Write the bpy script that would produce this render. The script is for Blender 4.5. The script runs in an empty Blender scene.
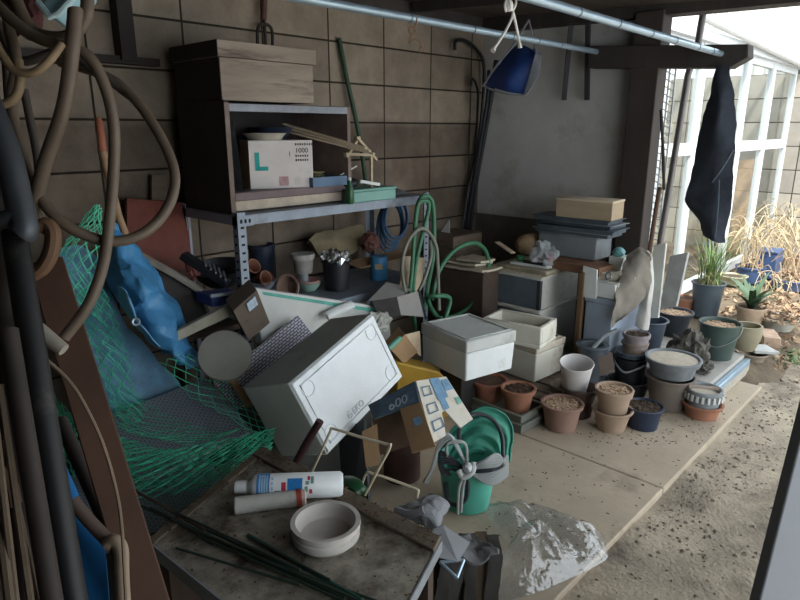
import bpy, bmesh, math, random
from mathutils import Vector, Matrix, Euler, noise
random.seed(7)
sc = bpy.context.scene
COL = sc.collection
# ------------------------------------------------------------------ camera
F = 620.0; HOR = 130.0
P = math.atan((300-HOR)/F); H = 1.42
YAW = math.atan(610/(F/math.cos(P)))
fwh = Vector((math.cos(YAW), math.sin(YAW), 0)); RT = Vector((math.sin(YAW), -math.cos(YAW), 0)); ZZ = Vector((0, 0, 1))
FWD = fwh*math.cos(P)-ZZ*math.sin(P); UP = fwh*math.sin(P)+ZZ*math.cos(P); CAM = Vector((0, 0, H))
def at(px, py, x=None, y=None, z=None, d=None):
    """world point seen at a photo pixel, on a plane x=, y=, z= or at depth d"""
    r = RT*(px-400)+UP*(300-py)+FWD*F
    t = x/r.x if x is not None else y/r.y if y is not None else (z-H)/r.z if z is not None else d/F
    return CAM+r*t
def dep(p): return (Vector(p)-CAM).dot(FWD)
def pix(p):
    v = Vector(p)-CAM; d = v.dot(FWD)
    return 400+F*v.dot(RT)/d, 300-F*v.dot(UP)/d
cam = bpy.data.cameras.new('camera'); co = bpy.data.objects.new('camera', cam); COL.objects.link(co)
m = Matrix((RT, UP, -FWD)).transposed().to_4x4(); m.translation = CAM; co.matrix_world = m
cam.sensor_width = 36; cam.lens = F*36/800; cam.clip_start = .02
sc.camera = co
sc.view_settings.view_transform = 'Standard'; sc.view_settings.look = 'None'; sc.view_settings.gamma = 1
sc.view_settings.use_curve_mapping = False
R = math.radians
# ------------------------------------------------------------------ materials
def lin(h):
    h = h.lstrip('#'); c = [int(h[i:i+2], 16)/255 for i in (0, 2, 4)]
    return tuple(x/12.92 if x <= .04045 else ((x+.055)/1.055)**2.4 for x in c)+(1,)
MATS = {}
def M(name, col, rough=.7, metal=0, var=.25, scale=9, bump=.0, bscale=60, dirt=None, dscale=5, damt=.5, alpha=1, trans=0, stretch=None, spec=.4):
    if name in MATS: return MATS[name]
    mt = bpy.data.materials.new(name); mt.use_nodes = True; nt = mt.node_tree; N = nt.nodes; L = nt.links
    b = N['Principled BSDF']; c = lin(col)
    tc = N.new('ShaderNodeTexCoord'); vec = tc.outputs['Object']
    if stretch:
        mp = N.new('ShaderNodeMapping'); mp.inputs['Scale'].default_value = stretch; L.new(vec, mp.inputs['Vector']); vec = mp.outputs['Vector']
    nz = N.new('ShaderNodeTexNoise'); nz.inputs['Scale'].default_value = scale; nz.inputs['Detail'].default_value = 6; nz.inputs['Roughness'].default_value = .65
    L.new(vec, nz.inputs['Vector'])
    rp = N.new('ShaderNodeValToRGB'); L.new(nz.outputs['Fac'], rp.inputs['Fac'])
    rp.color_ramp.elements[0].position = .32; rp.color_ramp.elements[1].position = .68
    rp.color_ramp.elements[0].color = tuple(x*(1-var) for x in c[:3])+(1,)
    rp.color_ramp.elements[1].color = tuple(min(1, x*(1+var)) for x in c[:3])+(1,)
    out = rp.outputs['Color']
    if dirt:
        n2 = N.new('ShaderNodeTexNoise'); n2.inputs['Scale'].default_value = dscale; n2.inputs['Detail'].default_value = 8; n2.inputs['Roughness'].default_value = .7
        L.new(vec, n2.inputs['Vector'])
        r2 = N.new('ShaderNodeValToRGB'); r2.color_ramp.elements[0].position = .62-damt*.22; r2.color_ramp.elements[1].position = .8-damt*.2
        L.new(n2.outputs['Fac'], r2.inputs['Fac'])
        mx = N.new('ShaderNodeMix'); mx.data_type = 'RGBA'; L.new(r2.outputs['Color'], mx.inputs['Factor']); L.new(out, mx.inputs['A'])
        mx.inputs['B'].default_value = lin(dirt); out = mx.outputs['Result']
    L.new(out, b.inputs['Base Color'])
    b.inputs['Roughness'].default_value = rough; b.inputs['Metallic'].default_value = metal
    b.inputs['Specular IOR Level'].default_value = spec
    b.inputs['Transmission Weight'].default_value = trans; b.inputs['Alpha'].default_value = alpha
    if bump:
        n3 = N.new('ShaderNodeTexNoise'); n3.inputs['Scale'].default_value = bscale; n3.inputs['Detail'].default_value = 4; L.new(vec, n3.inputs['Vector'])
        bp = N.new('ShaderNodeBump'); bp.inputs['Strength'].default_value = bump; bp.inputs['Distance'].default_value = .01
        L.new(n3.outputs['Fac'], bp.inputs['Height']); L.new(bp.outputs['Normal'], b.inputs['Normal'])
    MATS[name] = mt
    return mt
def nodes(mt): return mt.node_tree.nodes, mt.node_tree.links, mt.node_tree.nodes['Principled BSDF']
# ------------------------------------------------------------------ mesh builder
def cat(pts, n=8, closed=False):
    pts = [Vector(p) for p in pts]; k = len(pts); out = []
    if k < 3 and not closed: return [pts[0].lerp(pts[1], i/n) for i in range(n+1)]
    for i in range(k if closed else k-1):
        if closed: a, b, c, d = pts[i-1], pts[i], pts[(i+1) % k], pts[(i+2) % k]
        else: a, b, c, d = pts[max(i-1, 0)], pts[i], pts[i+1], pts[min(i+2, k-1)]
        for j in range(n):
            t = j/n
            out.append(.5*((2*b)+(c-a)*t+(2*a-5*b+4*c-d)*t*t+(3*b-a-3*c+d)*t**3))
    if not closed: out.append(pts[-1])
    return out
def rot(a=0, b=0, c=0): return Euler((R(a), R(b), R(c))).to_matrix()
def nvec(p, s=1., seed=0): return noise.noise_vector(Vector(p)*s+Vector((seed*7.3, seed*3.1, seed)))
class MB:
    def __init__(s): s.v = []; s.f = []; s.mi = []; s.cur = 0
    def mesh(s, vs, fs):
        o = len(s.v); s.v += [Vector(v) for v in vs]; s.f += [[i+o for i in f] for f in fs]; s.mi += [s.cur]*len(fs); return s
    def box(s, c, sz, m=None, taper=1):
        c = Vector(c); m = m or Matrix.Identity(3)
        vs = [c+m @ Vector((i*sz[0]/2*(taper if k < 0 else 1), j*sz[1]/2*(taper if k < 0 else 1), k*sz[2]/2)) for i in (-1, 1) for j in (-1, 1) for k in (-1, 1)]
        return s.mesh(vs, [(0, 1, 3, 2), (4, 6, 7, 5), (0, 4, 5, 1), (2, 3, 7, 6), (0, 2, 6, 4), (1, 5, 7, 3)])
    def span(s, a, b):
        a, b = Vector(a), Vector(b); return s.box((a+b)/2, [abs(x) for x in (b-a)])
    def prism(s, poly, ext):
        poly = [Vector(p) for p in poly]; ext = Vector(ext); n = len(poly)
        return s.mesh(poly+[p+ext for p in poly], [list(range(n))[::-1], list(range(n, 2*n))]+[(i, (i+1) % n, n+(i+1) % n, n+i) for i in range(n)])
    def slab(s, quad, th):
        q = [Vector(p) for p in quad]; n = (q[1]-q[0]).cross(q[2]-q[0]).normalized()
        if n.dot(CAM-q[0]) > 0: n = -n
        return s.prism(q, n*th)
    def bar(s, a, b, w, h, up=ZZ):
        a, b = Vector(a), Vector(b); d = (b-a).normalized(); sd = d.cross(Vector(up)).normalized(); u = sd.cross(d)
        q = [a+sd*i*w/2+u*j*h/2 for i, j in ((-1, -1), (1, -1), (1, 1), (-1, 1))]
        return s.prism(q, b-a)
    def lathe(s, prof, c=(0, 0, 0), seg=28, m=None, wob=0, sd=0):
        c = Vector(c); m = m or Matrix.Identity(3); vs = []; fs = []; ring = []
        for r, z in prof:
            if r < 1e-5: ring.append([len(vs)]); vs.append(c+m @ Vector((0, 0, z)))
            else:
                ring.append(list(range(len(vs), len(vs)+seg)))
                for i in range(seg):
                    a = 2*math.pi*i/seg; k = 1+wob*noise.noise(Vector((math.cos(a)*1.5+sd, math.sin(a)*1.5, z*9)))
                    vs.append(c+m @ Vector((r*k*math.cos(a), r*k*math.sin(a), z)))
        for a, b in zip(ring, ring[1:]):
            for i in range(seg):
                j = (i+1) % seg
                if len(a) == 1 and len(b) == 1: break
                if len(a) == 1: fs.append((a[0], b[j], b[i]))
                elif len(b) == 1: fs.append((a[i], a[j], b[0]))
                else: fs.append((a[i], a[j], b[j], b[i]))
        return s.mesh(vs, fs)
    def tube(s, pts, r, seg=8, closed=False, flat=1, cap=True):
        pts = [Vector(p) for p in pts]; n = len(pts); vs = []; fs = []; nrm = None
        for i, p in enumerate(pts):
            t = (pts[(i+1) % n]-pts[i-1]) if closed else (pts[min(i+1, n-1)]-pts[max(i-1, 0)])
            if t.length < 1e-9: t = Vector((0, 0, 1))
            t.normalize()
            if nrm is None: nrm = t.orthogonal().normalized()
            nrm = nrm-t*nrm.dot(t)
            if nrm.length < 1e-6: nrm = t.orthogonal()
            nrm.normalize(); bn = t.cross(nrm); rr = r[i] if isinstance(r, (list, tuple)) else r
            for k in range(seg):
                a = 2*math.pi*k/seg; vs.append(p+nrm*(rr*math.cos(a))+bn*(rr*flat*math.sin(a)))
        for i in range(n if closed else n-1):
            j = (i+1) % n
            for k in range(seg):
                l = (k+1) % seg; fs.append((i*seg+k, i*seg+l, j*seg+l, j*seg+k))
        if cap and not closed: fs += [list(range(seg))[::-1], list(range((n-1)*seg, n*seg))]
        return s.mesh(vs, fs)
    def sheet(s, rows, nu=4, nv=4, th=.002, amp=0, freq=8, seed=0, closed=False):
        rr = [cat(r, nv) for r in rows]; cols = [cat([r[j] for r in rr], nu) for j in range(len(rr[0]))]
        nu_, nv_ = len(cols[0]), len(cols); g = [[cols[j][i].copy() for j in range(nv_)] for i in range(nu_)]
        if amp:
            for row in g:
                for p in row:
                    q = p*freq; p += Vector(noise.noise_vector(q+Vector((seed*5.1, seed, 0))))*amp+Vector(noise.noise_vector(q*2.7+Vector((seed, 0, 3))))*amp*.35
        nr = []
        for i in range(nu_):
            for j in range(nv_):
                a = g[min(i+1, nu_-1)][j]-g[max(i-1, 0)][j]; b = g[i][min(j+1, nv_-1)]-g[i][max(j-1, 0)]
                n = a.cross(b); nr.append(n.normalized() if n.length > 1e-9 else Vector((0, 0, 1)))
        top = [p for row in g for p in row]; k = len(top); bot = [p-n*th for p, n in zip(top, nr)]; fs = []
        I = lambda i, j: i*nv_+j
        for i in range(nu_-1):
            for j in range(nv_-1):
                q = (I(i, j), I(i+1, j), I(i+1, j+1), I(i, j+1)); fs.append(q); fs.append(tuple(x+k for x in q[::-1]))
        edge = [I(0, j) for j in range(nv_)]+[I(i, nv_-1) for i in range(1, nu_)]+[I(nu_-1, j) for j in range(nv_-2, -1, -1)]+[I(i, 0) for i in range(nu_-2, 0, -1)]
        for a, b in zip(edge, edge[1:]+edge[:1]): fs.append((a, b, b+k, a+k))
        return s.mesh(top+bot, fs)
    def blob(s, c, r, m=None, sub=3, amp=.15, freq=3, seed=0, flatz=None):
        bm = bmesh.new(); bmesh.ops.create_icosphere(bm, subdivisions=sub, radius=1); m = m or Matrix.Identity(3); c = Vector(c); vs = []
        for v in bm.verts:
            k = 1+amp*noise.noise(v.co*freq+Vector((seed*3.7, seed, 1)))+amp*.4*noise.noise(v.co*freq*2.6+Vector((seed, 2, seed)))
            q = m @ Vector((v.co.x*r[0]*k, v.co.y*r[1]*k, v.co.z*r[2]*k))+c
            if flatz is not None: q.z = max(q.z, flatz)
            vs.append(q)
        s.mesh(vs, [[v.index for v in f.verts] for f in bm.faces]); bm.free(); return s
    def text(s, body, size, o, ux, uy, ext=.0006, align='LEFT'):
        cu = bpy.data.curves.new('txt', 'FONT'); cu.body = body; cu.size = size; cu.extrude = ext; cu.align_x = align
        ob = bpy.data.objects.new('txt', cu); COL.objects.link(ob)
        dg = bpy.context.evaluated_depsgraph_get(); me = bpy.data.meshes.new_from_object(ob.evaluated_get(dg))
        ux, uy = Vector(ux).normalized(), Vector(uy).normalized(); uy = (uy-ux*ux.dot(uy)).normalized(); un = ux.cross(uy); o = Vector(o)
        s.mesh([o+ux*v.co.x+uy*v.co.y+un*v.co.z for v in me.vertices], [list(p.vertices) for p in me.polygons])
        bpy.data.objects.remove(ob); bpy.data.curves.remove(cu); bpy.data.meshes.remove(me); return s
def obj(name, mb, mat, parent=None, bevel=0, flat=False, org=None, sub=0):
    me = bpy.data.meshes.new(name); org = Vector(org) if org is not None else (wloc(parent) if parent else Vector())
    me.from_pydata([v-org for v in mb.v], [], mb.f)
    mats = mat if isinstance(mat, list) else [mat]
    for q in mats: me.materials.append(q)
    if len(mats) > 1: me.polygons.foreach_set('material_index', mb.mi)
    bm = bmesh.new(); bm.from_mesh(me); bmesh.ops.recalc_face_normals(bm, faces=bm.faces); bm.to_mesh(me); bm.free()
    if not flat:
        me.polygons.foreach_set('use_smooth', [True]*len(me.polygons)); me.set_sharp_from_angle(angle=R(38))
    ob = bpy.data.objects.new(name, me); COL.objects.link(ob)
    if parent: ob.parent = parent
    else: ob.location = org
    if bevel:
        md = ob.modifiers.new('bevel', 'BEVEL'); md.width = bevel; md.segments = 2; md.limit_method = 'ANGLE'; md.angle_limit = R(40)
    return ob
def wloc(o):
    l = Vector()
    while o: l += o.location; o = o.parent
    return l
def tag(o, label, c, group=None, kind=None):
    if label: o['label'] = label
    if c: o['category'] = c
    if group: o['group'] = group
    if kind: o['kind'] = kind
    return o
def base(mb):
    n = len(mb.v); xs = [v.x for v in mb.v]; ys = [v.y for v in mb.v]
    return Vector(((min(xs)+max(xs))/2, (min(ys)+max(ys))/2, min(v.z for v in mb.v)))
def solo(name, mb, mat, label, c, group=None, bevel=0, kind=None, flat=False):
    return tag(obj(name, mb, mat, org=base(mb), bevel=bevel, flat=flat), label, c, group, kind)
def thing(name, loc, label, c, group=None):
    o = bpy.data.objects.new(name, None); o.empty_display_size = .05; COL.objects.link(o); o.location = Vector(loc); return tag(o, label, c, group)
def struct(name, mb, mat, bevel=0, parent=None, flat=False):
    o = obj(name, mb, mat, parent, bevel, flat); o['kind'] = 'structure'; return o
V = Vector
# ================================================================== setting
WY, WX = 2.75, 3.73
# block wall
mb = M('block', '#918474', rough=.92, var=.22, scale=7, bump=.25, bscale=90)
N, L, b = nodes(mb)
tc = N.new('ShaderNodeTexCoord'); sp = N.new('ShaderNodeSeparateXYZ'); L.new(tc.outputs['Object'], sp.inputs[0])
def wall_uv(N, L, sp, ax, dx, dz):
    a = N.new('ShaderNodeMath'); a.operation = 'ADD'; a.inputs[1].default_value = dx; L.new(sp.outputs[ax], a.inputs[0])
    z = N.new('ShaderNodeMath'); z.operation = 'ADD'; z.inputs[1].default_value = dz; L.new(sp.outputs['Z'], z.inputs[0])
    cb = N.new('ShaderNodeCombineXYZ'); L.new(a.outputs[0], cb.inputs[0]); L.new(z.outputs[0], cb.inputs[1]); return cb.outputs[0]
def add_bricks(mt, ax, dx, dz, w, h, mort, mcol, stain=None):
    N, L, b = nodes(mt)
    tc = N.new('ShaderNodeTexCoord'); sp = N.new('ShaderNodeSeparateXYZ'); L.new(tc.outputs['Object'], sp.inputs[0])
    br = N.new('ShaderNodeTexBrick'); br.offset = 0; br.inputs['Scale'].default_value = 1; br.inputs['Brick Width'].default_value = w; br.inputs['Row Height'].default_value = h
    br.inputs['Mortar Size'].default_value = mort; br.inputs['Mortar Smooth'].default_value = .3
    br.inputs['Color1'].default_value = (1, 1, 1, 1); br.inputs['Color2'].default_value = (.72, .72, .74, 1); br.inputs['Mortar'].default_value = lin(mcol)
    L.new(wall_uv(N, L, sp, ax, dx, dz), br.inputs['Vector'])
    src = b.inputs['Base Color'].links[0].from_socket
    mx = N.new('ShaderNodeMix'); mx.data_type = 'RGBA'; mx.blend_type = 'MULTIPLY'; mx.inputs['Factor'].default_value = 1
    L.new(src, mx.inputs['A']); L.new(br.outputs['Color'], mx.inputs['B']); out = mx.outputs['Result']
    if stain:   # old brown damp staining on the lower courses
        ns = N.new('ShaderNodeTexNoise'); ns.inputs['Scale'].default_value = 2.2; ns.inputs['Detail'].default_value = 7; L.new(tc.outputs['Object'], ns.inputs['Vector'])
        k = N.new('ShaderNodeMath'); k.operation = 'MULTIPLY_ADD'; k.inputs[1].default_value = .12; k.inputs[2].default_value = stain-.06; L.new(ns.outputs['Fac'], k.inputs[0])
        lt = N.new('ShaderNodeMapRange'); lt.inputs['From Min'].default_value = -.03; lt.inputs['From Max'].default_value = .03
        su = N.new('ShaderNodeMath'); su.operation = 'SUBTRACT'; L.new(k.outputs[0], su.inputs[0]); L.new(sp.outputs['Z'], su.inputs[1]); L.new(su.outputs[0], lt.inputs['Value'])
        n2 = N.new('ShaderNodeTexNoise'); n2.inputs['Scale'].default_value = 3.1; n2.inputs['Detail'].default_value = 5; L.new(tc.outputs['Object'], n2.inputs['Vector'])
        mu = N.new('ShaderNodeMath'); mu.operation = 'MULTIPLY'; L.new(lt.outputs['Result'], mu.inputs[0]); L.new(n2.outputs['Fac'], mu.inputs[1])
        m2 = N.new('ShaderNodeMix'); m2.data_type = 'RGBA'; m2.blend_type = 'MULTIPLY'; L.new(mu.outputs[0], m2.inputs['Factor']); L.new(out, m2.inputs['A']); m2.inputs['B'].default_value = lin('#6b4e3c'); out = m2.outputs['Result']
    L.new(out, b.inputs['Base Color'])
    bp = N.new('ShaderNodeBump'); bp.inputs['Strength'].default_value = .8; bp.inputs['Distance'].default_value = .012; bp.invert = True
    L.new(br.outputs['Fac'], bp.inputs['Height'])
    if b.inputs['Normal'].links: L.new(b.inputs['Normal'].links[0].from_socket, bp.inputs['Normal'])
    L.new(bp.outputs['Normal'], b.inputs['Normal'])
add_bricks(mb, 'X', -2.338+.423*20, -1.462+.2115*20, .423, .2115, .0055, '#5d574e', stain=1.46)
struct('wall_left', MB().span((-.6, WY, -.1), (WX+.12, WY+.12, 2.09)), mb)
plaster = M('plaster', '#c2c1bd', rough=.95, var=.1, scale=3, bump=.12, bscale=160, dirt='#9d988e', dscale=2.5, damt=.3)
struct('wall_back', MB().span((WX, 1.5, .83), (WX+.09, WY, 2.12)), plaster)
curb = M('curb_concrete', '#6a655d', rough=.95, var=.25, scale=6, bump=.3, bscale=60)
struct('baseboard_back', MB().span((WX-.02, 1.5, -.1), (WX+.09, WY, .83)), curb)
dkwood = M('dark_timber', '#3e3937', rough=.8, var=.35, scale=5, stretch=(1, 1, .15), bump=.2, bscale=40)
struct('wall_near', MB().span((-.6, -.75, -.1), (.35, -.65, 2.2)), dkwood)
struct('wall_side', MB().span((-.7, -.75, -.1), (-.6, WY+.1, 2.2)), dkwood)
# ceiling boards slope gently down to the yard
cz = lambda y: 2.04+.055*(y-.8)
q = [V((-.7, -.8, cz(-.8))), V((3.98, -.8, cz(-.8))), V((3.98, WY+.15, cz(WY+.15))), V((-.7, WY+.15, cz(WY+.15)))]
struct('ceiling', MB().prism(q, (0, 0, .05)), M('ceiling_board', '#4c433d', rough=.85, var=.3, scale=4, stretch=(.3, 3, 1), bump=.2))
for i, x in enumerate((0.2, 1.1, 2.0, 2.9)):
    struct('trim_%d' % (i+1), MB().prism([V((x, -.7, cz(-.7)-.06)), V((x+.05, -.7, cz(-.7)-.06)), V((x+.05, -.7, cz(-.7))), V((x, -.7, cz(-.7)))], (0, WY+.6, .055*(WY+.6))), dkwood)
struct('trim_5', MB().span((-.6, WY-.06, 2.06), (WX, WY, 2.15)), dkwood)
# eave beam above the plaster wall, running out over the passage
a0 = at(480, 44, x=3.62); 
struct('trim_6', MB().prism([V((3.64, -.8, 1.965)), V((3.76, -.8, 1.965)), V((3.76, -.8, 2.05)), V((3.64, -.8, 2.05))], (0, 3.5, .09)), dkwood)
# post
post = MB().prism([V((3.62, 1.47, 0)), V((3.75, 1.47, 0)), V((3.75, 1.63, 0)), V((3.62, 1.63, 0))], (0, 0, 2.05))
struct('trim_7', post, M('post_wood', '#3f3835', rough=.8, var=.3, scale=6, stretch=(1, 1, .2)), bevel=.006)
# tie beam with a slanted end
bl, br_ = at(588, 46, x=3.6), at(748, 44, x=3.6); bl2, br2 = at(588, 68, x=3.6), at(729, 68, x=3.6)
bre = at(748, 57, x=3.6)
struct('trim_8', MB().prism([bl, br_, bre, br2, bl2], (.1, 0, 0)), dkwood, bevel=.004)
# floor slab, earth passage
fl = M('floor_concrete', '#aa9c89', rough=.9, var=.12, scale=3, bump=.2, bscale=45, dirt='#746859', dscale=1.8, damt=.35)
N, L, b = nodes(fl)   # scattered dark crumbs and the cast joints are real geometry below; fine speckle here
f = MB(); JX = 2.38
for x0, x1 in ((-.7, JX-.004), (JX+.004, WX+.1)): f.span((x0, .765, -.12), (x1, WY+.1, 0))
o = struct('floor', f, fl, bevel=.006)
dirt = M('passage_earth', '#a09482', rough=.95, var=.25, scale=5, bump=.6, bscale=70, dirt='#5f564c', dscale=2.2, damt=.6)
def ground_patch(x0, x1, y0, y1, nx, ny, zf):
    g = MB(); vs = []; fs = []
    for i in range(nx+1):
        for j in range(ny+1):
            x = x0+(x1-x0)*i/nx; y = y0+(y1-y0)*j/ny; vs.append(V((x, y, zf(x, y))))
    for i in range(nx):
        for j in range(ny):
            k = i*(ny+1)+j; fs.append((k, k+ny+1, k+ny+2, k+1))
    return g.mesh(vs, fs)
zg = lambda x, y: -.022+.014*noise.noise(V((x*2.3, y*2.3, 0)))+.008*noise.noise(V((x*9, y*9, 2)))
struct('ground', ground_patch(-.8, 9.5, -4, .80, 150, 80, zg), dirt)
bankz = lambda x, y: (.10 if y > .95 else .10*max(0, (y-.72)/.23))*min(1, max(0, (x-3.86)/.12))-.03+.012*noise.noise(V((x*5, y*5, 1)))
struct('ground_bank', ground_patch(3.84, 9.5, .72, 3.2, 90, 40, bankz), M('bank_earth', '#635748', rough=.95, var=.3, scale=8, bump=.6, bscale=60))
# loose gravel and crumbs: nobody could count them
g = MB(); rnd = random.Random(3)
for k in range(2600):
    x = rnd.uniform(.75, 5.5) ; y = .74-abs(rnd.gauss(0, .2)) if rnd.random() < .6 else rnd.uniform(-.3, .74)
    r = rnd.choice([.003, .004, .005, .007, .010]) ; z = zg(x, y)
    if noise.noise(V((x*1.9, y*1.9, 5))) < -.05 and rnd.random() < .75: continue
    a = rnd.uniform(0, 6.3); c, s_ = math.cos(a), math.sin(a)
    pts = [V((x+r*(c*u-s_*v), y+r*(s_*u+c*v), z+w*r*.8)) for u, v, w in ((1, .2, .2), (-.2, .9, .1), (-1, -.1, .3), (.1, -1, .2), (0, 0, 1), (0, 0, -.6))]
    g.mesh(pts, [(0, 1, 4), (1, 2, 4), (2, 3, 4), (3, 0, 4), (1, 0, 5), (2, 1, 5), (3, 2, 5), (0, 3, 5)])
solo('gravel', g, M('gravel_stone', '#83796c', rough=.95, var=.5, scale=30), 'loose gravel and crumbs lying along the earth passage beside the slab', 'gravel', kind='stuff', flat=True)
g = MB()
for k in range(420):
    if k < 260: p = at(rnd.uniform(590, 745), rnd.uniform(395, 445), z=0)
    else: p = at(rnd.uniform(470, 680), rnd.uniform(430, 560), z=0)
    if not (.78 < p.y < 1.7 and p.x < 3.7): continue
    r = rnd.uniform(.002, .006); a = rnd.uniform(0, 6.3)
    g.mesh([p+V((math.cos(a+t)*r*q_, math.sin(a+t)*r*q_, .0015*w)) for t, q_, w in ((0, 1.6, 1), (1.6, .6, .4), (3.1, 1.5, 1), (4.7, .6, .4), (0, .1, 2.4), (0, .1, 0))], [(0, 1, 4), (1, 2, 4), (2, 3, 4), (3, 0, 4), (1, 0, 5), (2, 1, 5), (3, 2, 5), (0, 3, 5)])
solo('dirt_crumbs', g, M('crumb', '#4d443a', rough=.95, var=.4, scale=40), 'dark crumbs and leaf bits scattered over the concrete slab', 'debris', kind='stuff', flat=True)
# ---------------------------------------------------------------- outside
alu = M('white_aluminium', '#c3c7ca', rough=.45, metal=0, var=.05)
glass = bpy.data.materials.new('window_glass'); glass.use_nodes = True
N = glass.node_tree.nodes; L = glass.node_tree.links; N.clear()
o_ = N.new('ShaderNodeOutputMaterial'); t_ = N.new('ShaderNodeBsdfTransparent'); g_ = N.new('ShaderNodeBsdfGlossy'); g_.inputs['Roughness'].default_value = .05
t_.inputs['Color'].default_value = (.9, .93, .93, 1); x_ = N.new('ShaderNodeMixShader'); lw_ = N.new('ShaderNodeLayerWeight'); lw_.inputs['Blend'].default_value = .5; pw_ = N.new('ShaderNodeMath'); pw_.operation = 'POWER'; pw_.inputs[1].default_value = 4; L.new(lw_.outputs['Facing'], pw_.inputs[0]); fz = N.new('ShaderNodeMath'); fz.operation = 'MULTIPLY_ADD'; fz.inputs[1].default_value = 0.5; fz.inputs[2].default_value = 0.04; L.new(pw_.outputs[0], fz.inputs[0])
L.new(fz.outputs[0], x_.inputs[0]); L.new(t_.outputs[0], x_.inputs[1]); L.new(g_.outputs[0], x_.inputs[2]); L.new(x_.outputs[0], o_.inputs['Surface'])
GY = 1.72
def gx(px, py): return at(px, py, y=GY).x
zt, zm, zb = 2.03, 1.235, .12
xs = [3.84, 4.36, 5.02, gx(739, 130), gx(764, 130), gx(785, 140)]
for i, (xa, xb) in enumerate(zip(xs, xs[1:])):
    w = MB(); t = .05
    w.span((xa, GY-.02, zb), (xa+t, GY+.03, zt)); w.span((xb-t*.9, GY-.02, zb), (xb, GY+.03, zt))
    for z, hh in ((zb, .09), (zm, .09), (zt-.06, .06)): w.span((xa+t, GY-.015, z), (xb-t*.9, GY+.025, z+hh))
    o = struct('window_%d' % (i+1), w, alu, bevel=.003)
    p = obj('pane', MB().span((xa+t, GY, zb+.09), (xb-t*.9, GY+.005, zt-.06)), glass, o)
struct('trim_9', MB().span((3.8, GY-.06, zt), (xs[-1]+.3, GY+.06, zt+.07)), alu)
# gutter and glasshouse roof battens above
w = MB()
struct('trim_10', MB().tube([at(700, 14, y=GY-.1), at(806, 66, y=GY-.1)], .035, 12), M('gutter', '#c9cccd', rough=.5, var=.1))
for i in range(4):
    struct('trim_%d' % (11+i), MB().span((3.85, GY+.15+.25*i, zt+.1+.09*i), (8, GY+.19+.25*i, zt+.13+.09*i)), alu)
# neighbour's siding and garden block wall seen through the glass
sid = M('white_siding', '#d2d0ca', rough=.8, var=.08, scale=2)
sb = MB()
sb.span((3.9, 3.05, 1.5), (7.9, 3.1, 2.7))
for k in range(34): sb.span((3.95+k*.117, 3.02, 1.5), (3.98+k*.117, 3.05, 2.7))
struct('wall_neighbour', sb, sid)
gb = M('garden_block', '#a9a294', rough=.92, var=.12, scale=5, bump=.15)
add_bricks(gb, 'X', 10, 10.02, .4, .2, .006, '#5d5850')
struct('wall_garden', MB().span((3.9, 2.95, -.1), (7.9, 3.05, 1.5)), gb)
gb2 = M('end_block', '#9f9a90', rough=.92, var=.12, scale=5, bump=.15)
add_bricks(gb2, 'Y', 10, 10.0, .4, .25, .006, '#5b574f')
struct('wall_end', MB().span((7.9, -3.5, -.1), (8.05, 3.1, 2.0)), gb2)
s2 = MB(); s2.span((8.06, 1.2, 1.9), (8.1, 3.1, 3.2))
for k in range(16): s2.span((8.03, 1.22+k*.117, 1.9), (8.06, 1.25+k*.117, 3.2))
struct('wall_shed', s2, sid)
# neighbouring eave
e = [at(778, 12, x=8.4), at(812, 4, x=8.4), at(812, 34, x=8.4), at(797, 26, x=8.4)]
struct('trim_15', MB().prism(e, (.3, 0, 0)), M('eave_wood', '#c7a98c', rough=.8))
# ---------------------------------------------------------------- light
wd = bpy.data.worlds.new('sky'); sc.world = wd; wd.use_nodes = True
N = wd.node_tree.nodes; L = wd.node_tree.links; bg = N['Background']
bg.inputs['Color'].default_value = (.86, .94, 1.0, 1); bg.inputs['Strength'].default_value = 1.25
sl = bpy.data.lights.new('sun', 'SUN'); sl.energy = 2.6; sl.angle = R(3); sl.color = (1, .95, .86)
so = bpy.data.objects.new('sun', sl); COL.objects.link(so); so.rotation_euler = V((.42, .45, -1)).to_track_quat('-Z', 'Y').to_euler()
sc.view_settings.exposure = 1.62
# ================================================================== shared materials
steel = M('rack_steel', '#7d8692', rough=.5, metal=.3, var=.15, scale=14, dirt='#5b5750', dscale=6, damt=.3)
black = M('black_plastic', '#1d1f24', rough=.5, var=.2)
slot = M('slot_shadow', '#14161a', rough=.9, var=0)
oldwood = M('old_wood', '#6e5f52', rough=.85, var=.35, scale=6, stretch=(.25, 1, 1.6), dirt='#3b3029', dscale=5, damt=.45, bump=.2, bscale=40)
blackwood = M('black_stained_wood', '#2b2523', rough=.75, var=.3, scale=6)
palewood = M('pale_wood', '#b7a68d', rough=.8, var=.2, scale=8, stretch=(.3, 1.5, 1.5))
paper = M('old_paper', '#c2b7a4', rough=.9, var=.12)
card = M('cardboard', '#96795a', rough=.92, var=.14, scale=8, bump=.08)
foam = M('foam_white', '#dde1e2', rough=.75, var=.05, scale=6, bump=.12, bscale=240, dirt='#a9a69c', dscale=4, damt=.18)
terra = M('terracotta', '#946650', rough=.88, var=.18, scale=7, bump=.1, bscale=80, dirt='#7d675b', dscale=5, damt=.3)
green_hose = M('green_hose', '#3c6f52', rough=.45, var=.15)
grey_hose = M('grey_hose', '#77786c', rough=.55, var=.15)
navy = M('navy_plastic', '#262f42', rough=.45, var=.15, dirt='#5d5a58', dscale=6, damt=.15)
teal = M('teal_plastic', '#6f9c92', rough=.5, var=.1)
whitep = M('white_plastic', '#cfd2d1', rough=.5, var=.06, dirt='#a39d92', dscale=5, damt=.15)
greyp = M('grey_plastic', '#7f8488', rough=.6, var=.12, dirt='#5f5c57', dscale=5, damt=.25)
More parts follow.
